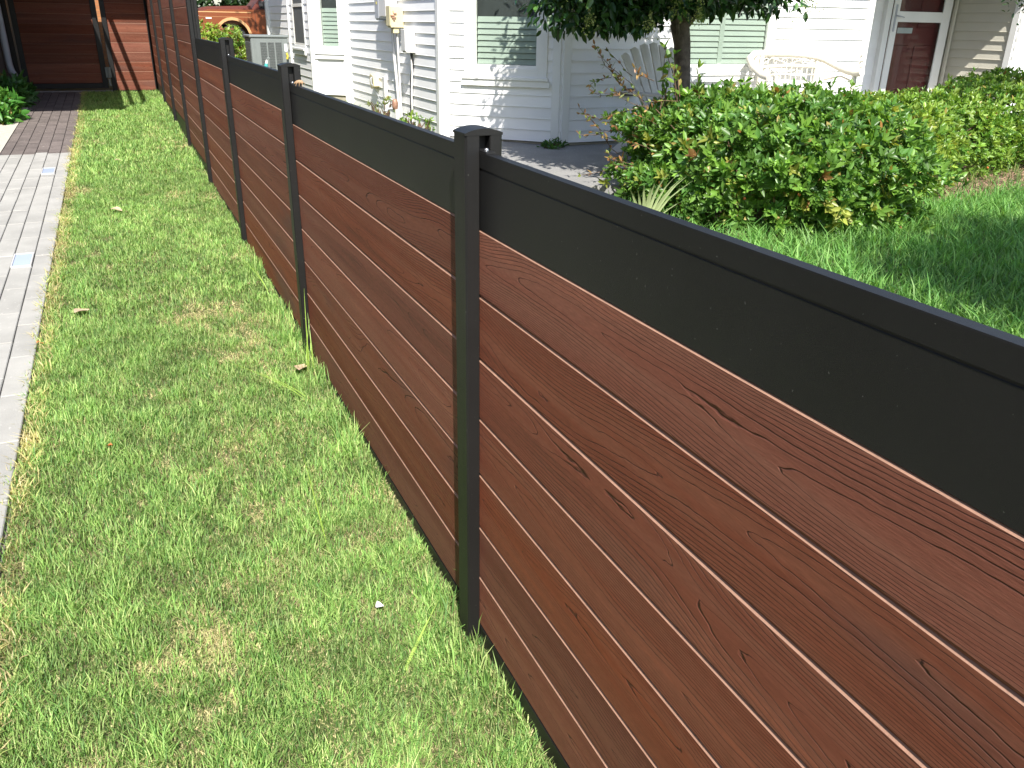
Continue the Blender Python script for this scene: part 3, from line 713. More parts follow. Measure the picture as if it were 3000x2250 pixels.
# ------------------------------------------------------------------ parked pickup
def truck():
    t = thing('pickup_truck', 'parked brown pickup truck with tan wheel arches', 'truck', (1.70, 26, gz(26)))
    W_ = 1.85; t.scale = (.95, .95, .93)
    def side(arch):
        up = [(0, .55), (0, .95), (.10, 1.10), (.35, 1.17), (1.75, 1.20), (2.35, 1.78), (3.35, 1.80), (3.55, 1.22), (5.3, 1.20), (5.35, .55)]
        return up
    def arc(cx, r, n=12): return [(cx+r*math.cos(math.pi*i/n), .40+r*math.sin(math.pi*i/n)*1.04) for i in range(n+1)]
    poly = [(0, .50), (0, .95), (.09, 1.09), (.30, 1.155), (1.55, 1.165), (1.56, 1.17), (5.30, 1.17), (5.33, .50)]
    low_ = [(5.33, .42)]+arc(4.25, .46)+[(3.79, .40)]+arc(.92, .46)+[(.0, .42)]
    body = poly+[p for p in low_]
    m = MB()
    for y0, y1 in ((0, .10), (W_-.10, W_)): m.prism(body, 'y', y0, y1)
    m.box(.02, 5.31, .1, W_-.1, .75, 1.10)
    m.build('body', 'car_brown', t)
    m = MB(); m.prism([(.03, 1.06), (.05, 1.17), (.30, 1.235), (1.50, 1.275), (1.50, 1.06)], 'y', .12, W_-.12); m.build('hood', 'car_maroon', t)
    m = MB(); m.prism([(1.50, 1.172), (2.05, 1.80), (3.35, 1.84), (3.60, 1.172)], 'y', .10, W_-.10); cab = m.build('cab', 'car_maroon', t)
    m = MB(); m.prism([(1.72, 1.20), (2.12, 1.74), (2.70, 1.75), (2.70, 1.20)], 'y', .085, .0995); m.prism([(2.80, 1.20), (2.80, 1.75), (3.28, 1.77), (3.45, 1.20)], 'y', .085, .0995); m.build('side_window', 'car_glass', cab)
    m = MB(); m.box(1.70, 1.86, -.20, -.06, 1.24, 1.40, .02); m.tube([(1.80, .02, 1.21), (1.79, -.07, 1.28)], .015, 6); m.build('mirror', 'rubber', t)
    for cx in (.92, 4.25):
        m = MB(); o_ = arc(cx, .53); i_ = arc(cx, .455); m.prism(o_+i_[::-1], 'y', -.035, -.0005); m.build('wheel_arch', 'car_tan', t)
        for yy in (-.005, W_-.235):
            m = MB(); prof = [(.20, 0), (.34, .0), (.375, .03), (.375, .20), (.34, .24), (.20, .24)]
            vs = [(cx+r*math.cos(2*math.pi*k/24), yy+z, .375+r*math.sin(2*math.pi*k/24)) for r, z in prof for k in range(24)]
            m.add(vs, [(i*24+k, i*24+(k+1) % 24, (i+1)*24+(k+1) % 24, (i+1)*24+k) for i in range(5) for k in range(24)], True); wh = m.build('wheel', 'rubber', t)
            m = MB(); vs = [(cx+r*math.cos(2*math.pi*k/20), yy+z, .375+r*math.sin(2*math.pi*k/20)) for r, z in ((.205, .05), (.12, .03), (.05, .02)) for k in range(20)]
            m.add(vs, [(i*20+k, i*20+(k+1) % 20, (i+1)*20+(k+1) % 20, (i+1)*20+k) for i in range(2) for k in range(20)]+[tuple(range(40, 60))]); m.build('rim', 'steel', wh)
    m = MB(); m.box(.02, 1.48, -.006, -.0005, 1.075, 1.10); m.box(.02, 1.48, -.004, -.0005, .955, .962); m.build('side_stripe', 'car_tan', t)
    m = MB(); m.box(.20, .36, -.008, -.0005, .90, .935, .003); m.build('badge', 'paper', t)
    m = MB(); m.box(-.10, .06, .02, W_-.02, .46, .66, .02); m.build('bumper', 'steel', t)
    m = MB(); m.box(-.015, .03, .06, .34, .74, .98, .01); m.build('headlight', 'paper', t)
    m = MB(); m.box(-.015, .03, W_-.34, W_-.06, .74, .98, .01); m.build('headlight', 'paper', t)
    m = MB(); m.box(1.58, 1.588, -.004, .0, .55, 1.16); m.box(2.74, 2.748, -.004, .0, .55, 1.16); m.build('door_seam', 'rubber', t)
truck()

# ------------------------------------------------------------------ foliage builders
def leaf_mesh_arrays(P, D, Nn, ln, wd, fold=.12, droop=0.0):
    """P base points, D directions, Nn normals (all (n,3)); returns verts and faces of folded elliptical leaves"""
    n = len(P); D = D/np.linalg.norm(D, axis=1, keepdims=True)
    Sd = np.cross(D, Nn); Sd /= np.maximum(np.linalg.norm(Sd, axis=1, keepdims=True), 1e-6); Up = np.cross(Sd, D)
    ln = np.broadcast_to(np.asarray(ln, float), (n,))[:, None]; wd = np.broadcast_to(np.asarray(wd, float), (n,))[:, None]
    def pt(t, s, h): return P+D*ln*t+Sd*wd*s+Up*(wd*h-ln*droop*t*t)
    V = np.stack([pt(0, 0, 0), pt(.30, -.46, fold), pt(.68, -.40, fold), pt(1, 0, 0), pt(.68, .40, fold), pt(.30, .46, fold)], 1).reshape(-1, 3)
    b = np.arange(n)[:, None]*6
    F = np.concatenate([b+np.array([[0, 1, 2, 3]]), b+np.array([[0, 3, 4, 5]])])
    return V, F
def unit(a): return a/np.maximum(np.linalg.norm(a, axis=1, keepdims=True), 1e-9)
def pick_colour(rng, n, pal, wts, var=.18):
    pal = np.array(pal); i = rng.choice(len(pal), n, p=np.array(wts)/sum(wts)); c = pal[i]*(1+rng.uniform(-var, var, (n, 1))); return np.clip(c, 0, 1)

def shrub(name, label, loc, rx, ry, h, n_ros, leaf, pal, wts, seed, mat='glossy_leaf', cat='shrub', group=None, lumps=.20, berries=0, per=7, bottom=.03, tips=True):
    rng = np.random.default_rng(seed)
    t = thing(name, label, cat, (loc[0], loc[1], gz(loc[1])), 0, group)
    th = rng.uniform(0, 2*np.pi, n_ros); u = rng.uniform(-.95, 1, n_ros); rad = np.where(rng.random(n_ros) < .72, rng.uniform(.88, 1.03, n_ros), rng.uniform(.45, .92, n_ros)); rad = np.where(rng.random(n_ros) < .05, rng.uniform(1.02, 1.13, n_ros), rad)
    sph = np.stack([np.cos(th)*np.sqrt(1-u*u), np.sin(th)*np.sqrt(1-u*u), u], 1)
    # boxy superellipsoid with lumps
    rxy = np.where(u > 0, np.sqrt(1-u*u), np.sqrt(1-(.5*u)**2))
    sph = np.stack([np.cos(th)*rxy, np.sin(th)*rxy, u], 1)
    e = np.sign(sph)*np.abs(sph)**np.array([.95, .95, .86])
    lump = 1+lumps*(vnoise(th*2.2+seed, u*3.1+seed*.7, seed)-.5)*2+lumps*.6*(vnoise(th*6+3, u*7, seed+1)-.5)*2
    hc = h*.5
    P = np.stack([e[:, 0]*rx*rad*lump, e[:, 1]*ry*rad*lump, hc+e[:, 2]*hc*rad*lump], 1)
    keep = P[:, 2] > bottom; P = P[keep]; sph = sph[keep]; rad = rad[keep]
    nr = len(P); k = per
    axis = unit(sph*np.array([1, 1, .9])+np.array([0, 0, .55])+rng.normal(0, .35, (nr, 3)))
    a1 = unit(np.cross(axis, rng.normal(0, 1, (nr, 3)))); a2 = np.cross(axis, a1)
    PP = np.repeat(P, k, 0); ax = np.repeat(axis, k, 0)
    ang = (np.tile(np.arange(k), nr)/k*2*np.pi)+rng.uniform(-.35, .35, nr*k)
    tilt = rng.uniform(.25, 1.25, nr*k)
    radial = np.repeat(a1, k, 0)*np.cos(ang)[:, None]+np.repeat(a2, k, 0)*np.sin(ang)[:, None]
    D = ax*np.cos(tilt)[:, None]+radial*np.sin(tilt)[:, None]
    Nn = ax*np.sin(tilt)[:, None]-radial*np.cos(tilt)[:, None]
    ln = leaf*np.repeat(rng.uniform(.7, 1.3, nr), k)*rng.uniform(.6, 1.2, nr*k)
    V, F = leaf_mesh_arrays(PP+rng.normal(0, leaf*.12, PP.shape), D, Nn+rng.normal(0, .25, Nn.shape), ln, ln*rng.uniform(.34, .46, nr*k), .14, .12)
    rc = pick_colour(rng, nr, pal, wts, .22); cc = np.repeat(rc, k, 0)*(1+rng.uniform(-.22, .22, (nr*k, 1)))
    old = rng.random(nr*k) < (.014 if tips else 0); cc = np.where(old[:, None], pick_colour(rng, nr*k, [(.34, .17, .05), (.38, .30, .09)], [1, 1.4]), cc)
    me = np_mesh('foliage', V, [F], mat, np.repeat(np.clip(cc, 0, 1), 6, 0), smooth=False); place('foliage', me, t)
    m = MB()
    for i in range(26):
        a = rng.uniform(0, 2*np.pi); r0 = rng.uniform(0, .25); q = rng.uniform(.55, .9)
        b = (math.cos(a)*rx*q, math.sin(a)*ry*q, h*rng.uniform(.45, .88)); c = (math.cos(a)*rx*r0, math.sin(a)*ry*r0, -.05)
        mid = tuple((b[j]*.45+c[j]*.55)+rng.uniform(-.05, .05) for j in range(2))+(b[2]*.45,)
        m.tube([c, mid, b], [.014, .010, .004], 5)
    m.build('branch', 'twig', t)
    if berries:
        r = .012; m = MB(); m.lathe([(.001, -r), (r*.8, -r*.6), (r, 0), (r*.8, r*.6), (.001, r)], (0, 0, 0), 6); fm = m.mesh('flower', 'orange_leaf')
        for i in rng.choice(np.where(rad > .9)[0], berries): place('flower', fm, t, tuple(P[i]*1.03))
    return t
G_DARK = (.095, .225, .042); G_MID = (.185, .345, .055); G_LIGHT = (.290, .410, .06); G_YEL = (.32, .36, .07); G_RED = (.24, .13, .045)
shrub('shrub', 'dense dark green shrub with whorled leaves between fence and patio', (3.95, 5.32), 1.03, 1.08, .85, 5600, .066,
      [G_DARK, G_MID, (.10, .21, .035), G_YEL, G_RED], [3.4, 5, 4.4, .6, .05], 3, berries=9)
shrub('shrub', 'lighter green shrub with orange tinted tips adjoining the dark shrub', (5.02, 5.66), .92, .78, .73, 3000, .060,
      [G_MID, G_LIGHT, (.18, .27, .045), G_YEL, G_RED], [2, 5, 3.4, 1.4, .08], 5, berries=5)
shrub('shrub', 'rounded light green shrub below the white entrance door', (6.60, 6.35), 1.30, .74, .70, 4000, .056,
      [(.12, .26, .04), (.19, .33, .048), (.25, .37, .06)], [3, 5, 2], 8, berries=7)
shrub('shrub', 'taller light green shrub beside the lit cream siding', (8.35, 6.50), .95, .78, .86, 3300, .056,
      [(.12, .26, .04), (.19, .33, .048), (.25, .37, .06)], [3, 5, 2], 9, berries=3)
shrub('shrub', 'low shrub with reddish tips in front of the pickup truck', (.98, 17.2), .74, .7, .93, 1700, .07,
      [G_MID, G_LIGHT, (.2, .28, .05), (.30, .10, .05)], [2, 5, 3, 1.8], 12)
shrub('plant', 'leafy green plant at the path edge near the gate', (-1.97, 11.85), .22, .40, .30, 210, .12,
      [(.06, .20, .03), (.11, .27, .04)], [1, 1], 14, mat='soft_leaf', cat='plant', per=6)
shrub('plant', 'dark leafy plant in the shade beside the gate post', (-1.90, 13.5), .18, .5, .30, 150, .11, [(.05, .15, .03), (.08, .2, .04)], [1, 1], 15, mat='soft_leaf', cat='plant', per=6)
shrub('weed', 'small weed at the foot of the bay wall corner', (3.42, 7.93), .13, .10, .16, 60, .05, [(.05, .13, .03), (.08, .18, .03)], [1, 1], 16, mat='soft_leaf', cat='plant', per=5)
shrub('weed', 'yellow green weed at the foot of the siding by the black cable', (2.42, 9.35), .16, .25, .28, 60, .06, [(.2, .3, .05), (.12, .24, .04)], [1, 1], 17, mat='soft_leaf', cat='plant', per=5)
shrub('weed', 'sparse flowering weed below the rusty valve', (2.33, 10.45), .16, .22, .34, 45, .045, [(.28, .32, .12), (.2, .28, .06)], [1, 1], 18, mat='soft_leaf', cat='plant', per=5)
shrub('plant', 'small bluish plant against the lit cream siding', (9.6, 8.2), .16, .15, .62, 70, .06, [(.10, .17, .17), (.07, .14, .1)], [1, 1], 19, mat='soft_leaf', cat='plant', per=6)
# straggling reddish shoots on the dark shrub's patio side
def shoots():
    rng = np.random.default_rng(4); t = thing('creeper', 'straggling reddish shoots sticking out of the dark shrub toward the patio', 'creeper', (3.0, 5.9, gz(5.9)))
    m = MB(); Ps = []; Ds = []
    for i in range(34):
        z = rng.uniform(.2, .95); b = Vector((rng.uniform(-.05, .35), rng.uniform(-.55, .5), z)); L = rng.uniform(.18, .42)
        d = Vector((-1, rng.uniform(-.5, .7), rng.uniform(-.1, .75))).normalized(); pts = [b]
        for k in range(4):
            d = (d+Vector(rng.normal(0, .18, 3))).normalized(); pts.append(pts[-1]+d*L/4)
            for q in range(3): Ps.append(pts[-1]); Ds.append(d+Vector(rng.normal(0, .7, 3)))
        m.tube(pts, [.004, .0035, .003, .0025, .002], 4)
    m.build('stem', 'twig', t)
    P = np.array(Ps); D = np.array(Ds); n = len(P)
    V, F = leaf_mesh_arrays(P, D, rng.normal(0, 1, (n, 3))+np.array([0, 0, 1]), rng.uniform(.03, .06, n), rng.uniform(.014, .024, n))
    c = pick_colour(rng, n, [(.30, .15, .06), (.34, .22, .08), (.2, .24, .05), (.12, .2, .04)], [3, 2, 2, 2])
    place('foliage', np_mesh('foliage', V, [F], 'soft_leaf', np.repeat(c, 6, 0)), t)
shoots()
def upright_shoots():
    rng = np.random.default_rng(24); t = thing('sapling', 'upright leafy shoots rising above the dark shrub beside the tree trunk', 'plant', (3.40, 5.75, gz(5.75)))
    m = MB(); Ps = []; Ds = []
    for i in range(6):
        b = Vector((rng.uniform(-.16, .24), rng.uniform(-.12, .12), .70)); H = rng.uniform(.28, .52); pts = [b]; d = Vector((rng.uniform(-.2, .2), 0, 1)).normalized()
        for k in range(6):
            d = (d+Vector(rng.normal(0, .07, 3))).normalized(); pts.append(pts[-1]+d*H/6)
            if k > 0:
                for q in range(2): Ps.append(pts[-1]); Ds.append(d*.5+Vector(rng.normal(0, .6, 3)))
        m.tube(pts, [.005]*3+[.004]*2+[.002]*2, 5)
    m.build('stem', 'twig', t); P = np.array(Ps); D = np.array(Ds); n = len(P)
    V, F = leaf_mesh_arrays(P, D, rng.normal(0, .6, (n, 3))+np.array([0, -.4, 1]), rng.uniform(.06, .085, n), rng.uniform(.03, .042, n))
    place('foliage', np_mesh('foliage', V, [F], 'glossy_leaf', np.repeat(pick_colour(rng, n, [(.10, .22, .03), (.16, .27, .04), (.28, .24, .06)], [3, 3, 1]), 6, 0)), t)
upright_shoots()
# strap-leaved clump before the dark shrub
def strap_clump():
    rng = np.random.default_rng(6); t = thing('strap_plant', 'pale green fan of long strap leaves in front of the dark shrub', 'plant', (2.56, 4.80, gz(4.80)))
    m = MB()
    for i in range(13):
        a = -.9+i*.15+rng.uniform(-.05, .05); L = rng.uniform(.40, .52); wd = rng.uniform(.012, .018); pts = []
        for k in range(6):
            u = k/5; pts.append(Vector((math.sin(a)*L*u*(.55+.3*u), -.10*u*u+rng.uniform(-.006, .006), L*u*math.cos(a*.8)-.06*u**3)))
        vs = []; 
        for k, p in enumerate(pts):
            ww = wd*(1-(k/5)**2.2)+.001; vs += [p+Vector((-ww, 0, 0)), p+Vector((0, .004, 0)), p+Vector((ww, 0, 0))]
        fs = []
        for k in range(5): fs += [(3*k, 3*k+1, 3*k+4, 3*k+3), (3*k+1, 3*k+2, 3*k+5, 3*k+4)]
        mm = MB(); mm.add(vs, fs, True); o = mm.build('leaf', 'strap_leaf', t)
mk('strap_leaf', (.30, .36, .17), rough=.5, var=.15, scale=12)
strap_clump()

# ------------------------------------------------------------------ trees
def tree(label, loc, trunk_pts, trunk_r, limbs, blobs, n_leaf, leaf, pal, wts, seed, blossoms=0, zmin=None):
    rng = np.random.default_rng(seed); t = thing('tree', label, 'tree', (loc[0], loc[1], gz(loc[1])))
    m = MB(); m.tube(trunk_pts, trunk_r, 12)
    m.build('trunk', 'bark', t)
    m = MB()
    for pts, r in limbs: m.tube(pts, r, 8)
    m.build('limb', 'bark', t)
    B = np.array(blobs, float); wgt = B[:, 3]*B[:, 4]*B[:, 5]; nb = (wgt/wgt.sum()*n_leaf).astype(int)
    Ps = []; Out = []
    for b, k in zip(B, nb):
        d = unit(rng.normal(0, 1, (k, 3))); r = rng.uniform(0, 1, (k, 1))**.42
        P = b[:3]+d*r*b[3:6]; Ps.append(P); Out.append(d)
    P = np.concatenate(Ps); O = np.concatenate(Out); n = len(P)
    # clumping: pull leaves to cluster centres so gaps show
    nc = max(20, n//26); ci = rng.choice(n, nc); C_ = P[ci]; own_ = rng.integers(0, nc, n)
    P = np.where(rng.random((n, 1)) < .82, C_[own_]+rng.normal(0, leaf*1.25, (n, 3)), P); O = np.where(rng.random((n, 1)) < .8, unit(P-C_[own_]+1e-6), O)
    if zmin is not None:
        zl = np.where(P[:, 0] > -.55, zmin[1], zmin[0]); P[:, 2] = np.where(P[:, 2] < zl, zl+rng.uniform(0, .16, n), P[:, 2])
    D = unit(O+rng.normal(0, .5, (n, 3))+np.array([0, 0, -.25])); Nn = np.array([0, 0, 1])+rng.normal(0, .55, (n, 3))
    ln = leaf*rng.uniform(.65, 1.2, n)
    V, F = leaf_mesh_arrays(P, D, Nn, ln, ln*rng.uniform(.40, .52, n), .12, .15)
    c = pick_colour(rng, n, pal, wts)
    place('crown', np_mesh('crown', V, [F], 'tree_leaf', np.repeat(c, 6, 0)), t)
    m = MB()
    for q in C_[:: max(1, nc//220)]:
        b = B[np.argmin(((B[:, :3]-q)**2).sum(1))][:3]; m.tube([tuple(b*.7+q*.3+rng.normal(0, .05, 3)), tuple((b+q)/2+rng.normal(0, .05, 3)), tuple(q)], [.012, .008, .003], 4, False)
    m.build('twig', 'twig', t)
    return t, C_
TP = [(.06, 0, -.1), (.04, 0, .3), (.01, 0, .8), (-.03, 0, 1.15), (-.07, .01, 1.32)]
tr, tc_ = tree('tree with dark glossy leaves and pale blossom by the patio', (4.02, 6.6), TP, [.098, .082, .072, .074, .085],
     [([(-.07, .01, 1.28), (-.22, -.05, 1.50), (-.55, -.15, 1.75), (-1.0, -.2, 2.0)], [.06, .05, .04, .02]), ([(-.05, .01, 1.28), (.12, 0, 1.46), (.40, -.05, 1.62), (.85, 0, 1.9)], [.06, .05, .04, .02]),
      ([(-.07, .02, 1.28), (-.12, .2, 1.6), (-.2, .45, 2.1)], [.05, .04, .02]), ([(-.06, 0, 1.3), (0, -.3, 1.8), (.1, -.5, 2.4)], [.05, .04, .02]), ([(-.10, -.03, 1.22), (-.18, -.12, 1.33), (-.24, -.2, 1.40)], [.018, .012, .006])],
     [(-.85, -.05, 1.90, .72, .75, .55), (-.35, -.1, 2.0, .70, .75, .50), (.25, -.1, 1.82, .56, .60, .28), (.62, -.1, 1.74, .48, .50, .24), (-.55, 0, 2.5, .85, .8, .5), (-1.12, -.15, 1.50, .34, .4, .30), (-.80, -.2, 1.46, .36, .38, .24), (-.35, -.2, 1.52, .42, .42, .22), (-1.0, -1.15, 2.25, .62, .6, .32), (-.35, -1.1, 2.35, .62, .6, .34)],
     42000, .090, [(.018, .055, .015), (.034, .088, .020), (.07, .16, .035)], [4, 4, 1.4], 21, zmin=(1.24, 1.40))
def blossoms(t, spots, seed):
    rng = np.random.default_rng(seed)
    for (x, y, z, s) in spots:
        n = 110; P = rng.normal(0, 1, (n, 3))*np.array([s*.55, s*.5, s*.8]); P[:, :2] *= (1-np.clip(P[:, 2:3]/(s*1.8), -.5, .9))
        D = unit(rng.normal(0, 1, (n, 3))+np.array([0, 0, .5]))
        V, F = leaf_mesh_arrays(P+np.array([x, y, z]), D, rng.normal(0, 1, (n, 3)), .018, .014)
        place('blossom', np_mesh('blossom', V, [F], 'soft_leaf', np.repeat(pick_colour(rng, n, [(.36, .40, .14), (.28, .36, .10)], [1, 1]), 6, 0)), t)
blossoms(tr, [(-.55, -.62, 1.42, .07), (-.42, -.65, 1.52, .08), (-.78, -.62, 1.30, .05), (1.05, -.3, 1.50, .08), (-1.34, -.4, 1.52, .06), (-1.25, -.5, 1.32, .045), (-.38, -.7, 1.36, .04)], 2)
tree('small tree with drooping foliage over the far right shrub', (8.15, 5.7), [(0, 0, -.1), (0, 0, 1.2), (.05, 0, 1.6)], [.07, .06, .05],
     [([(.05, 0, 1.5), (-.3, 0, 1.9), (-.6, 0, 2.0)], [.04, .03, .015]), ([(.05, 0, 1.5), (.3, .1, 2.1), (.5, .2, 2.5)], [.04, .03, .015])],
     [(-.72, 0, 1.66, .34, .36, .26), (-.2, 0, 2.1, .6, .6, .45), (.4, 0, 2.4, .7, .6, .5)], 6500, .045, [(.02, .055, .016), (.04, .085, .02)], [1, 1], 31)
tree('young tree shading the neighbouring lawn near the fence', (4.25, -.55), [(0, 0, -.1), (0, 0, 1.6), (.05, 0, 2.5)], [.09, .08, .06],
     [([(.05, 0, 2.3), (-.4, .1, 2.9), (-.8, .2, 3.2)], [.05, .04, .02]), ([(.05, 0, 2.3), (.4, .2, 2.9), (.8, .4, 3.2)], [.05, .04, .02])],
     [(-.95, .95, 3.2, .8, .75, .5), (-.1, .95, 3.4, .95, .8, .55), (.75, .9, 3.2, .8, .7, .45)], 12000, .10, [(.03, .08, .02), (.05, .11, .025)], [1, 1], 33)
tree('tall unseen tree added behind the white house to shade the truck cab', (4.7, 22.3), [(0, 0, -.1), (0, 0, 2.5), (.1, 0, 3.6)], [.16, .14, .1],
     [([(.1, 0, 3.2), (-1, 0, 4.2), (-2, 0, 4.8)], [.08, .06, .03]), ([(.1, 0, 3.2), (1, .2, 4.4), (2, .3, 5)], [.08, .06, .03])],
     [(-1.6, 0, 4.6, 1.2, 1.2, 1.0), (0, 0, 5.2, 1.6, 1.4, 1.4), (1.6, 0, 4.6, 1.4, 1.2, 1.2)], 5000, .2, [(.03, .08, .02), (.05, .11, .025)], [1, 1], 35)  # unseen tree, put in for its shadow on the truck
# planting far behind, closing the view past the truck
shrub('hedge', 'tall dark hedge behind the parked pickup truck', (3.0, 36), 9.0, 1.5, 4.2, 5200, .26, [(.02, .05, .015), (.035, .075, .02)], [1, 1], 41, cat='hedge')

# ------------------------------------------------------------------ chairs
def wicker_chair():
    t = thing('wicker_chair', 'white scrollwork resin armchair in front of the shuttered window wall', 'chair', (6.30, 7.85, gz(7.85)+.085))
    z0 = .31-(gz(7.85)+.085); SX = -.30
    T = lambda x, y, z: (x, y, z-(gz(7.85)+.085))
    # rim: sweeps from the west arm over the back to the east arm
    rim = [(-.54, -.36, 1.00), (-.555, -.26, 1.02), (-.57, -.12, 1.09), (-.55, -.02, 1.17), (-.46, .03, 1.215), (-.25, .05, 1.225), (0, .05, 1.225), (.25, .05, 1.215), (.44, .02, 1.195), (.52, -.04, 1.16), (.53, -.2, 1.105), (.53, -.38, 1.06), (.53, -.52, 1.045), (.53, -.60, 1.055)]
    m = MB(); m.tube([T(*p) for p in rim], .040, 10); m.build('rim', 'resin_white', t)
    m = MB(); m.tube([T(-.555, -.27, 1.03), T(-.50, -.12, 1.06), T(-.44, .0, 1.14), T(-.40, .03, 1.19)], .026, 8); m.build('arm_brace', 'resin_white', t)
    m = MB(); m.tube([T(-.35, .02, 1.20), T(-.35, .02, .55)], .030, 8); m.build('back_post', 'resin_white', t)
    m = MB(); m.tube([T(.46, .02, 1.19), T(.46, .02, .55)], .032, 8); m.build('back_post', 'resin_white', t)
    m = MB(); m.tube([T(-.35, .02, 1.085), T(.05, .03, 1.10), T(.46, .02, 1.085)], .020, 8); m.build('back_rail', 'resin_white', t)
    for k in range(10):
        x = -.29+k*.076; m = MB(); m.tube([T(x, .02, 1.09), T(x, .015, .62)], .0075, 6); m.build('spindle', 'resin_white', t)
    for k in range(5):
        z = 1.0-k*.09; m = MB(); m.tube([T(-.35, .012, z), T(.05, .02, z+.008), T(.46, .012, z)], .0075, 6); m.build('cross_bar', 'resin_white', t)
    m = MB()
    for s in range(6):
        cx = -.27+s*.130; pts = []
        sg = 1 if s % 2 else -1
        for k in range(16):
            a = k/15*2.2*math.pi; r = .046*(1-k/19); pts.append(T(cx+sg*r*math.cos(a), .03, 1.142+r*math.sin(a)*.9))
        m.tube(pts, .0055, 5)
    m.tube([T(-.34, .03, 1.10), T(-.2, .03, 1.18), T(.05, .03, 1.115), T(.3, .03, 1.18), T(.45, .03, 1.10)], .0055, 5)
    m.build('scrollwork', 'resin_white', t)
    m = MB(); m.box(-.50, .50, -.52, .03, T(0, 0, .70)[2], T(0, 0, .74)[2], .012); m.build('seat', 'resin_white', t)
    for x, y in ((-.52, -.45), (.53, -.50), (-.35, .02), (.46, .02)):
        top = 1.02 if y < -.3 else .72
        m = MB(); m.tube([T(x, y, top), T(x, y, .40)], .026, 8); m.build('leg', 'resin_white', t)
    m = MB(); m.tube([T(.53, -.50, .95), T(.53, -.3, 1.0), T(.53, -.05, .95)], .012, 6); m.build('arm_brace', 'resin_white', t)
    m = MB()
    for k in range(2):
        pts = [T(.53, -.57+.035*math.sin(a)*(1-a/9), 1.13+k*.06+.04*math.cos(a)*(1-a/9)) for a in [i*.5 for i in range(13)]]; m.tube(pts, .008, 5)
    m.build('arm_scroll', 'resin_white', t)
wicker_chair()
def adirondack():
    t = thing('adirondack_chair', 'white fan backed slat chair behind the tree trunk', 'chair', (4.22, 7.05, gz(7.05)+.085))
    zz = gz(7.05)+.085
    for k in range(7):
        u = (k-3)/3; a = u*.20; h = .62-.09*u*u
        m = MB(); w0, w1 = .033, .044; x0, x1 = u*.20, u*.20+math.sin(a)*h+u*.03
        y0, y1 = .05, .30; zb, zt = .42, .42+h
        vs = [(x0-w0, y0, zb), (x0+w0, y0, zb), (x1+w1, y1, zt-.012*abs(u)), (x1, y1, zt+.012), (x1-w1, y1, zt-.012*abs(u))]
        b = [(x, y+.018, z-.006) for x, y, z in vs]; n = 5
        m.add(vs+b, [(0, 1, 2, 3, 4), (9, 8, 7, 6, 5)]+[(i, i+n, (i+1) % n+n, (i+1) % n) for i in range(n)])
        m.build('back_slat', 'paint_white_warm', t)
    for k in range(6):
        m = MB(); y = -.42+k*.085; m.box(-.27, .27, y, y+.075, .40-k*.018+.0, .418-k*.018, .002); m.build('seat_slat', 'paint_white_warm', t)
    for s in (-1, 1):
        m = MB(); m.box(s*.36-.065, s*.36+.065, -.52, .22, .60, .622, .004); m.build('arm', 'paint_white_warm', t)
        m = MB(); m.box(s*.30-.012, s*.30+.012, -.46, -.36, 0, .60, .003); m.build('leg', 'paint_white_warm', t)
        m = MB(); m.prism([(-.44, .40), (-.44, .30), (.45, 0), (.52, .02), (.1, .32)], 'x', s*.275-.011, s*.275+.011); m.build('leg', 'paint_white_warm', t)
    m = MB(); m.box(-.30, .30, .19, .21, .66, .72, .003); m.build('back_brace', 'paint_white_warm', t)
    t.rotation_euler[2] = .12
adirondack()
m = MB(); m.box(-.085, .085, -.05, 0, -.03, .045, .006); t = m.build('outlet_cover', 'stucco_dark', None, (4.33, 7.985, .83)); tag(t, 'dark outlet cover on the shaded siding behind the shrub', 'outlet')

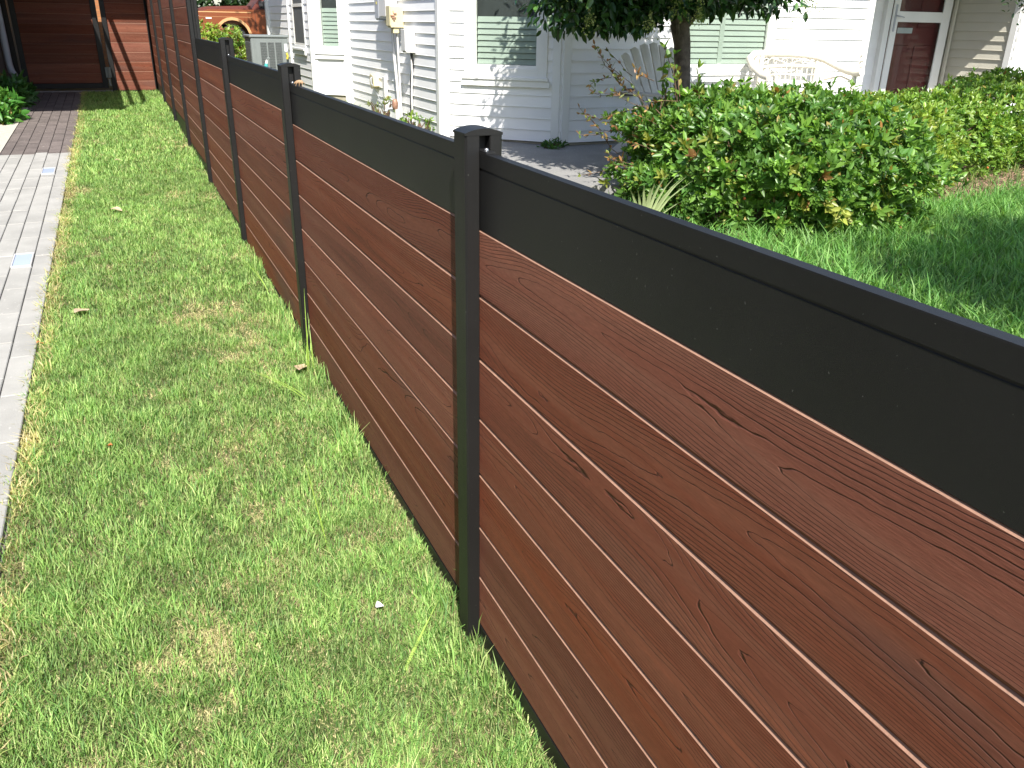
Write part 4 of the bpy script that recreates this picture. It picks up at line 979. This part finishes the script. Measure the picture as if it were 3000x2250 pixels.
# ------------------------------------------------------------------ grass
def grass(name, x0, x1, y0, y1, dens, hmin, hmax, wmin, wmax, seed, mat, pal, wts, straw=True, mask=None, lean=.9, zoff=0.):
    rng = np.random.default_rng(seed); n = int((x1-x0)*(y1-y0)*dens); x = rng.uniform(x0, x1, n); y = rng.uniform(y0, y1, n)
    if mask is not None: k = mask(x, y, rng); x, y = x[k], y[k]
    n = len(x); z = gz(y)+zoff
    dry = vnoise(x*3.1+5, y*2.3, 52)*.35+vnoise(x*9, y*7, 53)*.40+vnoise(x*31, y*27, 54)*.25
    is_s = np.zeros(n, bool)
    if straw:
        edge = np.clip((-1.03-x)/.09, 0, 1)*.62
        fence_side = np.clip((x+.12)/.12, 0, 1)*.16
        seam = .30*np.exp(-((x+.42+.03*np.sin(y*3))/.035)**2)*(y < 4.5)+.22*np.exp(-(((y-2.05)-.12*x)/.04)**2)+.20*np.exp(-((y-4.55)/.05)**2)+.20*np.exp(-((y-6.5)/.06)**2)+.25*np.exp(-((y-12.2)/.1)**2)*(x > -.9)
        is_s = rng.random(n) < .17+.75*np.clip((dry-.555)*5.0, 0, 1)+edge+seam+fence_side
    h = rng.uniform(hmin, hmax, n)*(.58+.78*vnoise(x*16, y*13, 58)); h = np.where(rng.random(n) < .035, h*1.5, h); h = np.where(is_s, h*.55, h)
    wd = rng.uniform(wmin, wmax, n)
    az = rng.uniform(0, 2*np.pi, n); le = rng.uniform(.15, lean*1.35, n)*h; le = np.where(is_s, h*rng.uniform(.9, 2.0, n), le); hz = np.where(is_s, h*rng.uniform(.25, .7, n), h)
    dx, dy = np.cos(az), np.sin(az); sx, sy = -dy, dx
    tw = rng.uniform(-.7, .7, n); sx2, sy2 = sx*np.cos(tw)+dx*np.sin(tw), sy*np.cos(tw)+dy*np.sin(tw)
    V = np.empty((n, 5, 3)); 
    V[:, 0] = np.stack([x-sx*wd*.4, y-sy*wd*.4, z-.004], 1); V[:, 1] = np.stack([x+sx*wd*.4, y+sy*wd*.4, z-.004], 1)
    mx, my, mz = x+dx*le*.36, y+dy*le*.36, z+hz*.60
    V[:, 2] = np.stack([mx+sx2*wd*.5, my+sy2*wd*.5, mz], 1); V[:, 3] = np.stack([mx-sx2*wd*.5, my-sy2*wd*.5, mz], 1)
    V[:, 4] = np.stack([x+dx*le, y+dy*le, z+hz], 1)
    b = np.arange(n)[:, None]*5; F4 = b+np.array([[0, 1, 2, 3]]); F3 = b+np.array([[3, 2, 4]])
    c = pick_colour(rng, n, pal, wts, .2)
    tone = (.86+.28*vnoise(x*1.7+9, y*1.1+3, 57))*(.66+.70*vnoise(x*16, y*13, 58)); c = c*tone[:, None]
    sc = pick_colour(rng, n, [(.64, .57, .31), (.52, .46, .24), (.44, .46, .20)], [2.2, 1, 1.6], .25)
    c = np.where(is_s[:, None], sc, c)
    return V.reshape(-1, 3), F4, F3, np.repeat(np.clip(c, 0, 1), 5, 0)
def grass_object(name, chunks, mat, label):
    Vs, F4s, F3s, Cs = [], [], [], []; o = 0
    for V, F4, F3, c in chunks:
        Vs.append(V); F4s.append(F4+o); F3s.append(F3+o); Cs.append(c); o += len(V)
    me = np_mesh(name, np.concatenate(Vs), [np.concatenate(F4s), np.concatenate(F3s)], mat, np.concatenate(Cs), smooth=False)
    ob = place(name, me); ob['kind'] = 'stuff'; ob['label'] = label; ob['category'] = 'grass'; return ob
GP = [(.205, .365, .090), (.300, .450, .130), (.115, .240, .060), (.43, .52, .20)]; GW = [4, 4, 3, 1.6]
XL, XF = -1.105, -.004
edge_mask = lambda x, y, r: x > -1.112+.03*(vnoise(y*7, y*0+2, 91)-.5)+.012*r.normal(0, 1, len(x))
def fringe():
    V, F4, F3, c = grass('k', -1.135, -1.035, .55, 15.1, 14000, .020, .040, .003, .005, 19, 'grass_blade', [(.50, .46, .19), (.58, .49, .26), (.34, .40, .13)], [3, 3, 2], straw=False, lean=1.3,
                         mask=lambda x, y, r: (x > -1.118+.035*(vnoise(y*5, y*0+2, 93)-.5)) & (r.random(len(x)) < .25+.75*vnoise(y*3, x*0+4, 94)))
    return V, F4, F3, c
grass_object('lawn', [
    grass('a', XL-.02, XF, .55, 2.2, 56000, .014, .036, .0016, .0028, 1, 'grass_blade', GP, GW, mask=edge_mask),
    grass('b', XL-.02, XF, 2.2, 4.2, 36000, .015, .037, .0019, .0032, 2, 'grass_blade', GP, GW, mask=edge_mask),
    grass('c', XL-.02, XF, 4.2, 8.0, 18000, .017, .038, .0027, .0044, 3, 'grass_blade', GP, GW, mask=edge_mask),
    grass('d', XL-.02, XF, 8.0, 15.1, 7000, .024, .048, .0045, .0070, 4, 'grass_blade', GP, GW, mask=edge_mask),
    grass('e', -.10, XF, .55, 5.2, 5000, .040, .085, .0024, .0042, 5, 'grass_blade', GP, GW, straw=False, lean=.6, mask=lambda x, y, r: vnoise(y*5, x*0+1, 77) > .38),
    fringe(),
    ], 'grass_blade', 'short mown lawn strip with straw patches between path and fence')
NP = [(.100, .245, .055), (.150, .315, .070), (.21, .38, .10)]; NW = [3, 4, 2]
bed = lambda x, y, r: ~((y > 4.93+.07*np.sin(x*3)+.10*r.normal(0, 1, len(x))+np.where(x < 4.3, (4.3-x)*-.40, 0)) & (x > 2.9))
grass_object('lawn', [
    grass('f', 2.6, 8.5, 1.6, 5.6, 3000, .06, .12, .005, .009, 6, 'lawn_blade', NP, NW, straw=False, mask=bed, lean=1.1),
    grass('g', .05, 2.6, 1.0, 7.0, 500, .05, .10, .006, .010, 7, 'lawn_blade', NP, NW, straw=False, lean=1.1),
    grass('h', .05, 2.5, 7.0, 24, 260, .05, .10, .007, .012, 8, 'lawn_blade', NP, NW, straw=False, lean=1.1),
    grass('i', 4.9, 8.6, 4.9, 5.9, 520, .05, .13, .004, .008, 9, 'lawn_blade', [(.13, .22, .05), (.10, .18, .04), (.3, .3, .12)], [3, 2, 1], straw=False, lean=1.2),
    ], 'lawn_blade', 'long bladed green lawn in front of the shrubs beyond the fence')
sloped_sheet('mulch_bed', 'mulch', [(3.35, 4.75), (4.3, 4.93), (9.3, 4.93), (9.5, 6.8), (3.35, 6.7)], .006)
# wood chips in the bed, where they show
rng = np.random.default_rng(55); Vc = []; Fc = []
for i in range(1500):
    x, y = rng.uniform(4.9, 8.2), rng.uniform(4.95, 5.9); z = gz(y)+.010; a = rng.uniform(0, 6.28); L, w_ = rng.uniform(.015, .05), rng.uniform(.006, .016)
    d = Vector((math.cos(a), math.sin(a), rng.uniform(-.15, .35))); s_ = Vector((-math.sin(a), math.cos(a), 0)); p = Vector((x, y, z)); o = len(Vc)
    up = Vector((0, 0, .006)); Vc += [p-d*L-s_*w_, p+d*L-s_*w_, p+d*L+s_*w_*.6, p-d*L+s_*w_, p-d*L*.9+up, p+d*L*.9+up]; Fc += [(o, o+1, o+5, o+4), (o+4, o+5, o+2, o+3)]
m = MB(); m.add(Vc, Fc); o = m.build('mulch_chips', 'chip'); o['kind'] = 'stuff'; o['label'] = 'loose brown bark chips around the shrubs'; o['category'] = 'mulch'

# tall weeds growing in the lawn strip
def weed_blade(label, base, tip, w_, mat='weed_blade', n=1, seed=0, bend=.5):
    rng = np.random.default_rng(seed); t = thing('grass_weed', label, 'weed', (base[0], base[1], gz(base[1])), 0)
    for i in range(n):
        b = Vector((rng.uniform(-.015, .015), rng.uniform(-.02, .02), 0)); e = Vector((tip[0]-base[0], tip[1]-base[1], tip[2]))+Vector(rng.normal(0, .035 if n > 1 else 0, 3)); vs = []
        sd_ = Vector((e.y, -e.x, 0)); sd_ = sd_.normalized() if sd_.length > 1e-4 else Vector((1, 0, 0)); sd_ = (sd_+Vector((.6, 0, 0))).normalized()
        K = 8
        for k in range(K+1):
            u = k/K; p = b+Vector((e.x*u**(1+bend), e.y*u**(1+bend), e.z*(u**(1-.3*bend)))); ww = w_*(.5+.5*math.sin(math.pi*min(1, u*1.1+.15)))*(1-u**4)+.0003
            vs += [p-sd_*ww, p+Vector((0, 0, -ww*.5)), p+sd_*ww]
        fs = []
        for k in range(K): fs += [(3*k, 3*k+1, 3*k+4, 3*k+3), (3*k+1, 3*k+2, 3*k+5, 3*k+4)]
        m = MB(); m.add(vs, fs, True); m.build('blade', mat, t)
mk('weed_blade', (.22, .34, .05), rough=.45, var=.15, scale=30)
mk('weed_yellow', (.25, .36, .07), rough=.45, var=.15, scale=30)
weed_blade('tuft of tall grass at the foot of the second low post', (-.05, 3.30), (-.03, 3.36, .24), .0017, n=4, seed=3, bend=.7)
weed_blade('long arching grass blade leaning over the lawn', (-.12, 3.0), (-.36, 3.20, .08), .0016, n=2, seed=5)
weed_blade('thick yellow green blade lying on the lawn beside the first post', (-.215, 1.46), (-.07, 1.62, .06), .0040, 'weed_yellow', n=1, seed=7, bend=.35)
weed_blade('thin long blade lying across the lawn', (-.26, 2.02), (-.27, 2.42, .05), .0017, n=2, seed=8, bend=.1)
weed_blade('tall grass blades by the third low post', (-.06, 4.35), (-.12, 4.5, .16), .0017, n=2, seed=9)
# fallen leaves and litter on the lawn
def leaf_litter(label, x, y, mat, s, rz, cat='leaf', name='fallen_leaf'):
    vs = []; K = 6
    m = MB()
    for k in range(K+1):
        u = k/K; w_ = .30*s*math.sin(math.pi*u)**.8+.0006; zz = .004+.012*math.sin(u*5+rz)*.5+.35*w_*.0; c = Vector(((u-.5)*s, .08*s*math.sin(u*3), zz))
        vs += [c+Vector((0, -w_, .25*w_)), c, c+Vector((0, w_, .35*w_))]
    fs = []
    for k in range(K): fs += [(3*k, 3*k+1, 3*k+4, 3*k+3), (3*k+1, 3*k+2, 3*k+5, 3*k+4)]
    m.add(vs, fs, True); o = m.build(name, mat, None, (x, y, gz(y)+.030), rz); tag(o, label, cat)
leaf_litter('large tan dry leaf against the second low post', -.085, 3.28, 'dry_leaf', .085, 1.1)
leaf_litter('pale dry leaf beside the far half of the lawn strip', -.70, 8.6, 'dry_leaf', .07, .2)
leaf_litter('pale tan leaf lying mid lawn on the second sod seam', -.755, 6.52, 'dry_leaf', .10, -.5)
leaf_litter('long dry leaf lying on the lawn near the path edge', -.93, 4.33, 'dry_leaf', .09, .8)
leaf_litter('small orange leaf fallen at the lawn edge by the path', -1.09, 3.95, 'orange_leaf', .03, .4)
leaf_litter('bright orange leaf fallen in the grass away from the fence', -.82, 2.85, 'orange_leaf', .03, 1.4)
leaf_litter('scrap of white paper on the lawn', -.20, 1.70, 'paper', .032, 1.8, 'litter', 'paper_scrap')

# cicada shell clinging to the top rail
def cicada():
    t = thing('insect_shell', 'tan insect shell clinging to the black top rail by the second post', 'insect', (.010, 3.345, 1.2475))
    m = MB(); m.tube([(0, -.016, .010), (0, -.012, .013), (0, -.004, .015), (0, .006, .014), (0, .014, .011), (0, .020, .008)], [.003, .0065, .0075, .0065, .0045, .001], 10); m.build('body', 'shell_tan', t)
    for s in (-1, 1):
        for k, y in enumerate((-.012, -.005, .003)):
            m = MB(); m.tube([(s*.004, y, .011), (s*.011, y-.004+k*.003, .012), (s*.012, y-.006+k*.006, .0)], [.0016, .0013, .0008], 5); m.build('leg', 'shell_tan', t)
    t.rotation_euler[2] = 1.0
cicada()
